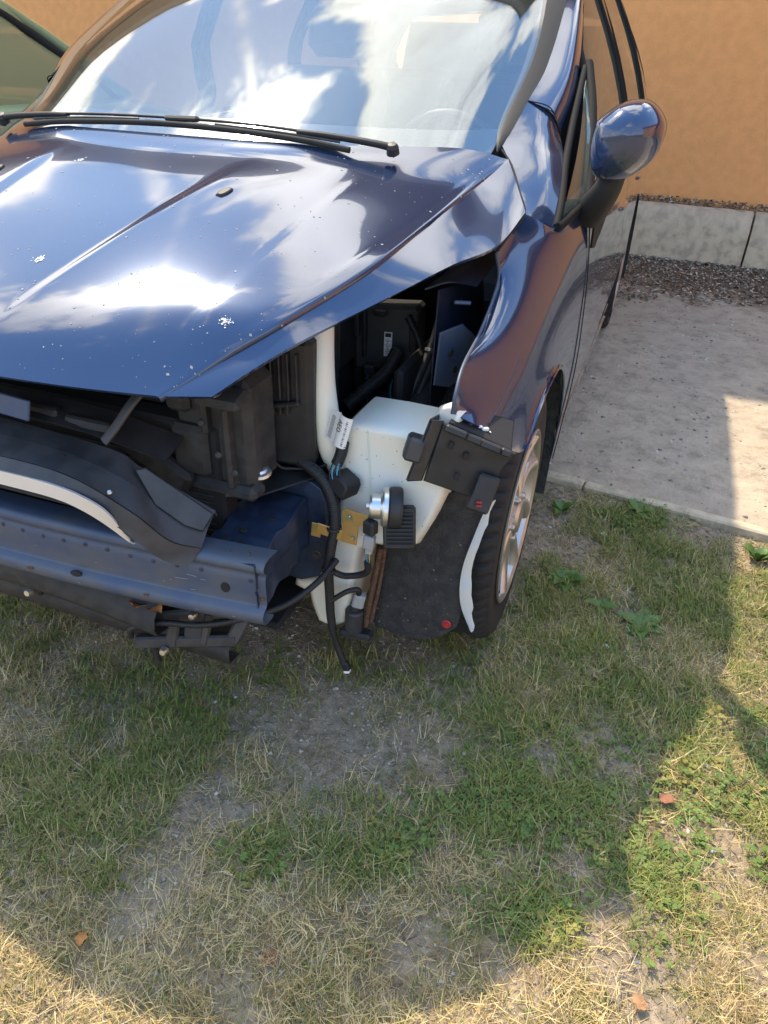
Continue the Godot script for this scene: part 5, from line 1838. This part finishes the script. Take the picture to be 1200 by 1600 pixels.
	b = Mb.new()
	b.puff(p2([0.0, 0.0, 0.040, 0.012, 0.046, 0.050, 0.022, 0.062, 0.0, 0.050]), xf(Vector3(0.765, 0.715, 0.415), Vector3(-0.25, 0.1, 1)), 0.03, 0.008, 3)
	put("reservoir_ear", b, M.hdpe, wr)
	# pump in the foot
	var pu := thing_part("washer_pump", car)
	b = Mb.new()
	b.lathe(p2([0.0, 0.0, 0.019, 0.0, 0.021, 0.004, 0.021, 0.056, 0.018, 0.060, 0.010, 0.062, 0.009, 0.075, 0.0, 0.076]), xf(Vector3(0.618, 0.205, 0.428), Vector3(0.02, 1, 0), Vector3(0, 0, 1)), 20)
	pu.mesh = b.mesh(M.plastic_grey)
	rbox("pump_plug", Vector3(0.628, 0.292, 0.425), Vector3(0.026, 0.036, 0.024), M.grey_plug, pu, Vector3(0, 0.2, -0.2), 0.004)
	rbox("pump_foot", Vector3(0.625, 0.200, 0.43), Vector3(0.075, 0.018, 0.03), M.plastic, pu, Vector3(0, 0, 0.12), 0.005)
	hose("stay_rod", [0.668, 0.430, 0.410, 0.660, 0.36, 0.414, 0.650, 0.28, 0.420, 0.644, 0.222, 0.422], 0.0062, M.rust, car)
	hose("stay_rod", [0.676, 0.430, 0.405, 0.668, 0.33, 0.412, 0.655, 0.235, 0.418], 0.0045, M.rust, car)
	# --- wheel-arch liner and the milky strip along it
	var lr := [
		pv([0.660, 0.420, 0.375, 0.72, 0.50, 0.377, 0.775, 0.56, 0.372, 0.82, 0.575, 0.368, 0.874, 0.560, 0.362]),
		pv([0.662, 0.38, 0.385, 0.71, 0.41, 0.387, 0.77, 0.455, 0.385, 0.81, 0.465, 0.382, 0.846, 0.460, 0.374]),
		pv([0.655, 0.32, 0.392, 0.71, 0.335, 0.397, 0.77, 0.350, 0.396, 0.81, 0.360, 0.390, 0.843, 0.360, 0.378]),
		pv([0.650, 0.26, 0.397, 0.71, 0.265, 0.403, 0.77, 0.270, 0.402, 0.81, 0.275, 0.395, 0.843, 0.285, 0.380]),
		pv([0.645, 0.215, 0.395, 0.70, 0.203, 0.402, 0.765, 0.207, 0.400, 0.805, 0.222, 0.395, 0.838, 0.250, 0.382]),
	]
	b = Mb.new()
	var lsf := surf(lr, 5, 5)
	b.sheet(lsf, 0.005, -1.0)
	var ln := put("wheel_arch_liner", b, M.felt, car)
	var clip := func(at: Vector3, r: float) -> void:
		var c := Mb.new()
		c.lathe(p2([0.0, 0.004, r * 0.35, 0.004, r * 0.45, 0.002, r * 0.75, 0.0025, r, 0.0]), xf(at, Vector3(0.1, 0.1, 1)), 14)
		put("red_clip", c, M.red_plastic, ln)
	b = Mb.new()
	rng.seed = 71
	for k in 90:      # dried mud flecks, thicker towards the foot of the liner
		var i := rng.randi_range(4, 19)
		var j := rng.randi_range(1, 19)
		if rng.randf() > i / 20.0: continue
		var p: Vector3 = lsf[i][j] + Vector3(rng.randf_range(-0.004, 0.004), rng.randf_range(-0.004, 0.004), 0.0006)
		var sz := 0.0010 + 0.003 * pow(rng.randf(), 4.0)
		b.quad(p + Vector3(-sz, 0, 0), p + Vector3(0, sz * 0.7, 0), p + Vector3(sz, 0, 0), p + Vector3(0, -sz, 0))
	tag(put("mud_flecks", b, M.mud, ln), "", "", "", "stuff")
	clip.call(Vector3(0.818, 0.262, 0.3945), 0.0105)
	b = Mb.new()
	var so := pv([0.884, 0.584, 0.382, 0.874, 0.512, 0.384, 0.858, 0.413, 0.386, 0.866, 0.335, 0.388, 0.878, 0.256, 0.384])
	var si := pv([0.872, 0.575, 0.384, 0.856, 0.508, 0.386, 0.838, 0.412, 0.390, 0.842, 0.329, 0.392, 0.870, 0.252, 0.386])
	var so2 := cr(so, 5)
	var si2 := cr(si, 5)
	var rr := []
	rng.seed = 12
	for i in so2.size():
		var jag := Vector3(rng.randf_range(-0.0025, 0.0025), 0, 0)
		rr.append(PackedVector3Array([si2[i], si2[i].lerp(so2[i], 0.5) + Vector3(0, 0, 0.004), so2[i] + jag]))
	b.sheet(rr, 0.0025, -1.0)
	put("torn_strip", b, M.milky, ln)
	# --- headlamp carrier: a black tray hanging under the torn wing
	var tray := thing_part("lamp_tray", car)
	b = Mb.new()
	var tp := pv([0.788, 0.755, 0.448, 0.915, 0.700, 0.404, 0.900, 0.672, 0.419, 0.874, 0.601, 0.440, 0.764, 0.639, 0.462])
	tray.mesh = plate_mesh(tp, 0.010, M.plastic, 0.004)
	plate_on("tray_side", pv([0.772, 0.762, 0.462, 0.790, 0.758, 0.448, 0.765, 0.637, 0.464, 0.738, 0.640, 0.476]), 0.004, M.plastic_grey, tray)
	plate_on("tray_side", pv([0.770, 0.763, 0.460, 0.737, 0.641, 0.474, 0.745, 0.645, 0.420, 0.772, 0.750, 0.405]), 0.004, M.plastic_grey, tray)
	rbox("tray_corner", Vector3(0.872, 0.630, 0.444), Vector3(0.040, 0.070, 0.018), M.plastic, tray, Vector3(-0.3, 0.5, -0.35), 0.004)
	for q in [[0.812, 0.742, 0.446, 0.04], [0.842, 0.729, 0.436, 0.03], [0.870, 0.716, 0.425, 0.04], [0.897, 0.704, 0.414, 0.02]]:
		rbox("tray_tooth", Vector3(q[0], q[1], q[2]), Vector3(q[3], 0.014, 0.016), M.plastic, tray, Vector3(-0.3, 0.35, -0.35), 0.003)
	for q in [[0.832, 0.695, 0.4395], [0.822, 0.657, 0.451], [0.806, 0.715, 0.449]]:
		rbox("slot", Vector3(q[0], q[1], q[2]), Vector3(0.009, 0.013, 0.004), M.dark, tray, Vector3(-0.2, 0.35, -0.3), 0.001)
	for k in 2:
		rbox("red_clip", Vector3(0.8705, 0.616 + k * 0.007, 0.4655), Vector3(0.011, 0.0035, 0.004), M.red_plastic, tray, Vector3(-0.2, 0.5, -0.1), 0.001)
	var plug := rbox("lamp_socket", Vector3(0.742, 0.700, 0.455), Vector3(0.036, 0.046, 0.04), M.plastic_grey, tray, Vector3(-0.15, 0.3, -0.25), 0.006)
	rbox("socket_mouth", Vector3(0.742, 0.7245, 0.457), Vector3(0.020, 0.004, 0.018), M.dark, plug, Vector3(-0.15, 0.3, -0.25), 0.001)
	plate_on("upper_tray", pv([0.795, 0.752, 0.435, 0.905, 0.700, 0.395, 0.885, 0.71, 0.30, 0.80, 0.755, 0.36]), 0.004, M.dark, tray)
	# --- horn on its yellow bracket
	var hn := thing_part("horn", car)
	var ax := Vector3(-0.93, 0.05, 0.36).normalized()
	var hb := xf(Vector3(0.680, 0.572, 0.474), ax)
	b = Mb.new()
	b.lathe(p2([0.0, 0.020, 0.006, 0.020, 0.006, 0.014, 0.022, 0.014, 0.024, 0.010, 0.024, -0.006, 0.026, -0.009, 0.036, -0.009, 0.038, -0.012, 0.038, -0.020, 0.034, -0.023, 0.0, -0.023]), hb, 36)
	hn.mesh = b.mesh(M.zinc)
	b = Mb.new()
	b.lathe(p2([0.034, -0.0225, 0.0385, -0.024, 0.0395, -0.030, 0.0395, -0.042, 0.037, -0.047, 0.0, -0.048]), hb, 36)
	put("horn_shell", b, M.plastic, hn)
	var gx := Vector3(1, 0.06, -0.32).normalized()
	var gz := Vector3(0.32, 0.25, 1).normalized()
	gz = (gz - gx * gz.dot(gx)).normalized()
	var gt := Transform3D(Basis(gx, gz.cross(gx), gz), Vector3(0.729, 0.541, 0.482))
	b = Mb.new()
	b.puff(p2([-0.031, -0.040, -0.027, -0.044, 0.024, -0.044, 0.031, -0.038, 0.031, 0.034, 0.026, 0.040, 0.006, 0.040, 0.002, 0.036, -0.027, 0.036, -0.031, 0.032]), gt, 0.022, 0.004, 2)
	var gm := put("horn_mouth", b, M.plastic, hn)
	for k in 9: rbox2("slat", gt.translated_local(Vector3(0.001, -0.034 + k * 0.0078, 0.0015)), Vector3(0.050, 0.0038, 0.005), M.plastic, gm, 0.001)
	for k in 8: rbox2("slot", gt.translated_local(Vector3(0.001, -0.0301 + k * 0.0078, 0.0006)), Vector3(0.050, 0.0034, 0.001), M.dark, gm, 0.0002)
	b = Mb.new()
	b.puff(p2([-0.022, -0.038, 0.012, -0.036, 0.014, 0.010, 0.034, 0.014, 0.034, 0.036, -0.016, 0.038, -0.024, 0.030]), xf(Vector3(0.632, 0.514, 0.480), Vector3(-0.12, 0.1, 1)), 0.0035, 0.001)
	var hk := put("horn_bracket", b, M.yellow_zinc, hn)
	rbox("bracket_leg", Vector3(0.588, 0.492, 0.480), Vector3(0.060, 0.024, 0.003), M.yellow_zinc, hk, Vector3(0, 0.1, -0.18), 0.001)
	rbox("bracket_foot", Vector3(0.556, 0.490, 0.481), Vector3(0.020, 0.032, 0.003), M.yellow_zinc, hk, Vector3(0, 0.1, -0.1), 0.001)
	for q in [[0.627, 0.538, 0.481], [0.636, 0.494, 0.485]]:
		b = Mb.new()
		b.lathe(p2([0.0, 0.003, 0.0025, 0.003, 0.004, 0.0]), xf(Vector3(q[0], q[1], q[2]), Vector3(-0.12, 0.1, 1)), 8)
		put("bracket_rivet", b, M.zinc, hk)
	rbox("horn_socket", Vector3(0.676, 0.536, 0.494), Vector3(0.026, 0.030, 0.022), M.plastic, hn, Vector3(0, -0.3, 0), 0.004)
	rbox("horn_plug", Vector3(0.672, 0.498, 0.488), Vector3(0.022, 0.030, 0.018), M.grey_plug, hn, Vector3(0, 0, -0.1), 0.003)
	rbox("horn_plug_neck", Vector3(0.671, 0.477, 0.487), Vector3(0.014, 0.016, 0.014), M.grey_plug, hn, Vector3.ZERO, 0.003)
	for k in 2: hose("plug_wire", [0.668 + k * 0.004, 0.470, 0.487, 0.667 + k * 0.005, 0.455, 0.485, 0.666 + k * 0.004, 0.438, 0.480], 0.0014, [M.blue_wire, M.green_paint][k], hn)
	# --- headlamp plug with its printed tag, and the hanging loom
	var lp := thing_part("lamp_plug", car)
	b = Mb.new()
	b.puff(p2([-0.024, -0.016, 0.022, -0.020, 0.027, -0.012, 0.026, 0.010, 0.018, 0.019, -0.016, 0.021, -0.025, 0.012]), xf(Vector3(0.583, 0.581, 0.445), Vector3(-0.3, 0.15, 1), Vector3(0.35, 1, 0)), 0.045, 0.006, 3)
	lp.mesh = b.mesh(M.cable)
	hose("plug_sleeve", [0.584, 0.660, 0.412, 0.580, 0.635, 0.415, 0.574, 0.615, 0.422], 0.0115, M.cable, lp, 0.05)
	for k in 5: hose("plug_wire", [0.570 + k * 0.004, 0.622, 0.428, 0.566 + k * 0.005, 0.606, 0.436, 0.568 + k * 0.006, 0.592, 0.440], 0.0015, M.blue_wire if k % 2 else M.cable, lp)
	lp.position = Vector3(0.013, 0.014, 0.028)
	var tg := Transform3D(Basis.from_euler(Vector3(-0.1, -0.15, -0.22)), Vector3(0.583, 0.682, 0.412))
	b = Mb.new()
	var tr := []
	for k in 9:
		var a := lerpf(-1.5, 1.2, k / 8.0)
		tr.append(PackedVector3Array([tg * Vector3(0.014 * sin(a) + 0.002, -0.030, 0.010 * cos(a)), tg * Vector3(0.014 * sin(a) + 0.002, 0.034, 0.010 * cos(a))]))
	tr.push_front(PackedVector3Array([tg * Vector3(-0.036, -0.032, -0.004), tg * Vector3(-0.036, 0.028, -0.004)]))
	b.sheet(tr, 0.0008, 1.0)
	var tag_ := put("printed_tag", b, M.paper, lp)
	ink = Mb.new()
	for k in 15: ink.box(tg.translated_local(Vector3(0.0075, -0.024 + k * 0.0036, 0.0100)), Vector3(0.006, [0.0011, 0.002, 0.0007][k % 3], 0.0004), 0.0001)
	for k in 14: ink.box(Transform3D(tg.basis * Basis(Vector3.UP, -0.30), tg * Vector3(-0.026, -0.024 + k * 0.0034, -0.0002)), Vector3(0.011 - 0.002 * (k % 2), 0.0009, 0.0004), 0.0001)
	put("print", ink, M.ink, tag_)
	lettering("AEO", 0.010, Transform3D(tg.basis * Basis(Vector3.BACK, -PI / 2) * Basis(Vector3.RIGHT, 0.25), tg * Vector3(-0.0055, 0.012, 0.0105)), M.ink, tag_)
	rng.seed = 8
	hose("hanging_loom", [0.470, 0.612, 0.43, 0.515, 0.617, 0.448, 0.562, 0.600, 0.463, 0.588, 0.560, 0.470, 0.594, 0.510, 0.474, 0.586, 0.455, 0.476, 0.578, 0.395, 0.472, 0.575, 0.330, 0.462, 0.572, 0.262, 0.452, 0.575, 0.205, 0.447], 0.0125, M.cable, car, 0.06, 8, 0.72)
	hose("loom_tail", [0.575, 0.205, 0.447, 0.583, 0.170, 0.447, 0.595, 0.140, 0.449, 0.606, 0.115, 0.450], 0.0075, M.cable, car)
	rbox("tail_plug", Vector3(0.609, 0.113, 0.451), Vector3(0.018, 0.026, 0.016), M.cable, car, Vector3(0, 0, 0.3), 0.004)
	rbox("tail_cap", Vector3(0.6125, 0.0985, 0.452), Vector3(0.016, 0.008, 0.014), M.paper, car, Vector3(0, 0, 0.3), 0.003)
	hose("horn_loom", [0.667, 0.444, 0.482, 0.664, 0.415, 0.472, 0.646, 0.392, 0.462, 0.610, 0.378, 0.462, 0.585, 0.388, 0.470], 0.0068, M.cable, car, 0.08)
	hose("pump_loom", [0.628, 0.308, 0.428, 0.630, 0.330, 0.438, 0.608, 0.325, 0.448, 0.577, 0.300, 0.460], 0.0058, M.cable, car, 0.08)
	for q in [[0.592, 0.500, 0.474, 0.0148], [0.578, 0.392, 0.472, 0.0140]]:
		b = Mb.new()
		b.lathe(p2([q[3], -0.004, q[3] + 0.001, 0.0, q[3], 0.004]), xf(Vector3(q[0], q[1], q[2]), Vector3(0.1, 1, 0), Vector3(0, 0, 1)), 14)
		put("cable_tie", b, M.plastic, car)

func rbox2(called: String, t: Transform3D, size: Vector3, m: Material, parent: Node, bev: float) -> void:
	var b := Mb.new()
	b.box(t, size, bev)
	put(called, b, m, parent)

func plate_mesh(corners: PackedVector3Array, thick: float, m: Material, r: float) -> ArrayMesh:
	var o := plate_on("tmp", corners, thick, m, car, r, 2)
	var me: ArrayMesh = o.mesh
	car.remove_child(o)
	o.free()
	return me

func build_cabin() -> void:
	var b := Mb.new()
	b.sheet(surf([pv([-0.66, 1.06, -0.30, 0, 1.07, -0.10, 0.66, 1.06, -0.30]), pv([-0.68, 1.05, -0.55, 0, 1.075, -0.45, 0.68, 1.05, -0.55]), pv([-0.70, 1.00, -0.80, 0, 1.01, -0.74, 0.70, 1.00, -0.80]), pv([-0.70, 0.75, -0.80, 0, 0.72, -0.74, 0.70, 0.75, -0.80])], 8, 5), 0.01, 1.0)
	put("dashboard", b, M.dash, car)
	for s in [1.0, -1.0]:
		var st := thing_part("front_seat", car)
		b = Mb.new()
		b.box(Transform3D(Basis.from_euler(Vector3(-0.25, 0, 0)), Vector3(0.36 * s, 0.90, -1.62)), Vector3(0.50, 0.68, 0.14), 0.05)
		b.box(Transform3D(Basis(), Vector3(0.36 * s, 0.52, -1.32)), Vector3(0.50, 0.14, 0.54), 0.05)
		st.mesh = b.mesh(M.seat)
		rbox("head_rest", Vector3(0.36 * s, 1.36, -1.74), Vector3(0.27, 0.19, 0.10), M.seat, st, Vector3(-0.2, 0, 0), 0.04)
		rbox("door_lining", Vector3(0.83 * s, 0.62, -1.30), Vector3(0.03, 0.72, 2.0), M.dash, car)
		rbox("sun_visor", Vector3(0.32 * s, 1.555, -1.19), Vector3(0.40, 0.012, 0.15), M.grey_plug, car, Vector3(0.35, 0, 0), 0.005)
	rbox("rear_seat", Vector3(0, 0.85, -2.5), Vector3(1.3, 0.75, 0.16), M.seat, car, Vector3(-0.25, 0, 0), 0.05)
	b = Mb.new()
	var ring := PackedVector3Array()
	var wt := xf(Vector3(0.37, 0.97, -0.98), Vector3(0, 0.45, -1))
	for k in 33: ring.append(wt * Vector3(cos(TAU * k / 32) * 0.185, sin(TAU * k / 32) * 0.185, 0))
	b.tube(ring, 0.014, 8)
	b.box(wt, Vector3(0.34, 0.05, 0.02), 0.008)
	b.lathe(p2([0.0, 0.02, 0.06, 0.015, 0.07, 0.0, 0.07, -0.03]), wt, 20)
	put("steering_wheel", b, M.plastic, car)
	rbox("rear_view_mirror", Vector3(0.0, 1.49, -0.98), Vector3(0.23, 0.065, 0.03), M.plastic, car, Vector3(0.1, 0, 0), 0.01)
	rbox("windscreen_sticker", Vector3(-0.46, 1.122, -0.185), Vector3(0.06, 0.035, 0.0006), M.paper, car, Vector3(-1.0, -0.25, 0), 0.0002)

func build_car() -> void:
	car = thing("blue_car", "dark blue people carrier with its front bumper and headlamp missing", "car")
	leaning = true
	build_body()
	leaning = false
	build_wiper(1.0)
	build_wiper(-1.0)
	build_front()
	build_bay()
	build_cabin()
	for s in [1.0, -1.0]:
		build_wheel(0.885 * s, 0.0, s)
		build_wheel(0.885 * s, -2.727, s)

func build_green_car() -> void:
	var g := thing("green_car", "pale green car parked beyond the blue one, only its side window showing", "car", Vector3(-3.06, 0, -1.88))
	# it stands nose to the wall: profile (backwards z, y)
	var side := p2([-1.95, 0.35, -2.0, 0.62, -1.9, 0.80, -1.1, 0.98, -0.78, 1.02, -0.38, 1.32, -0.10, 1.44, 0.35, 1.48, 1.2, 1.47, 1.75, 1.38, 1.98, 1.02, 2.02, 0.6, 1.98, 0.30, 1.6, 0.24, -1.6, 0.24])
	var b := Mb.new()
	var turn := Basis(Vector3(0, 0, 1), Vector3(0, 1, 0), Vector3(-1, 0, 0))
	var low := p2([-1.95, 0.35, -2.0, 0.62, -1.9, 0.80, -1.1, 0.96, -0.80, 1.0, 1.9, 1.0, 1.98, 0.95, 2.02, 0.6, 1.98, 0.30, 1.6, 0.24, -1.6, 0.24])
	b.puff(low, Transform3D(turn, Vector3(-0.85, 0, 0)), 1.70, 0.06, 4)
	put("body", b, M.green_paint, g)
	b = Mb.new()
	var top := [[-0.36, 1.32, 0.60], [-0.18, 1.425, 0.60], [0.3, 1.475, 0.60], [1.2, 1.465, 0.60], [1.72, 1.39, 0.58]]
	var rows := []
	for q in top:
		rows.append(cr(PackedVector3Array([Vector3(-q[2], q[1] - 0.02, q[0]), Vector3(-q[2] * 0.8, q[1] + 0.02, q[0]), Vector3(q[2] * 0.8, q[1] + 0.02, q[0]), Vector3(q[2], q[1] - 0.02, q[0])]), 4))
	b.sheet(surf(rows, 2, 4), 0.03, 1.0)
	put("roof", b, M.green_paint, g)
	for s in [1.0, -1.0]:
		var feet := pv([0.80, 0.99, -0.78, 0.81, 0.99, 0.0, 0.81, 1.0, 0.8, 0.80, 1.0, 1.75])
		var heads := pv([0.615, 1.30, -0.345, 0.605, 1.43, -0.05, 0.60, 1.45, 0.7, 0.59, 1.38, 1.55])
		b = Mb.new()
		b.grid(upper(feet, heads, s, 6, 0.02), s)
		var pane := put("side_window", b, M.olive_glass, g)
		b = Mb.new()
		b.tube(cr(mx(pv([0.80, 0.985, -0.80, 0.74, 1.12, -0.64, 0.65, 1.27, -0.43, 0.618, 1.335, -0.32, 0.605, 1.415, -0.14, 0.600, 1.45, 0.12, 0.60, 1.46, 0.7, 0.59, 1.39, 1.58, 0.80, 1.0, 1.78]), s), 6), 0.022, 8)
		put("window_seal", b, M.trim_black, pane)
		b = Mb.new()
		b.tube(cr(mx(pv([0.785, 1.0, -0.92, 0.72, 1.13, -0.73, 0.63, 1.29, -0.50, 0.60, 1.36, -0.37, 0.585, 1.445, -0.17, 0.58, 1.48, 0.12, 0.58, 1.485, 0.7, 0.57, 1.41, 1.66]), s), 6), 0.032, 8)
		put("pillar", b, M.green_paint, g)
		b = Mb.new()
		b.tube(cr(mx(pv([0.815, 0.99, 0.42, 0.74, 1.20, 0.43, 0.61, 1.45, 0.46]), s), 4), 0.03, 8)
		put("door_post", b, M.trim_black, g)
		for z in [-1.25, 1.25]:
			b = Mb.new()
			var ax := Transform3D(Basis(Vector3(0, 0, 1), Vector3(0, 1, 0), Vector3(s, 0, 0)), Vector3(s * 0.82, 0.30, z))
			b.lathe(p2([0.19, 0.045, 0.26, 0.050, 0.295, 0.035, 0.30, 0.0, 0.295, -0.15, 0.2, -0.16]), ax, 32)
			var wh := put("wheel", b, M.rubber, g)
			b = Mb.new()
			b.lathe(p2([0.0, 0.030, 0.06, 0.034, 0.15, 0.025, 0.19, 0.045]), ax, 24)
			put("rim", b, M.silver, wh)
	for q in [[[-0.60, 1.31, -0.40, 0.60, 1.31, -0.40, 0.72, 1.01, -0.86, -0.72, 1.01, -0.86], "windscreen"], [[-0.58, 1.37, 1.74, 0.58, 1.37, 1.74, 0.72, 1.02, 1.97, -0.72, 1.02, 1.97], "rear_window"]]:
		var p := pv(q[0])
		b = Mb.new()
		b.grid([cr(PackedVector3Array([p[0], (p[0] + p[1]) / 2 + Vector3(0, 0, signf(p[0].z) * 0.06), p[1]]), 4), cr(PackedVector3Array([p[3], (p[2] + p[3]) / 2 + Vector3(0, 0, signf(p[2].z) * 0.08), p[2]]), 4)])
		put(q[1], b, M.olive_glass, g)
	rbox("seat", Vector3(0.35, 0.9, 0.25), Vector3(0.45, 0.75, 0.15), M.dash, g, Vector3(0.25, 0, 0), 0.05)
	rbox("seat", Vector3(-0.35, 0.9, 0.25), Vector3(0.45, 0.75, 0.15), M.dash, g, Vector3(0.25, 0, 0), 0.05)

func _ready() -> void:
	build_light()
	build_materials()
	build_ground()
	build_house()
	build_car()
	build_green_car()
	build_litter()
	build_lawn()
	build_small_plants()
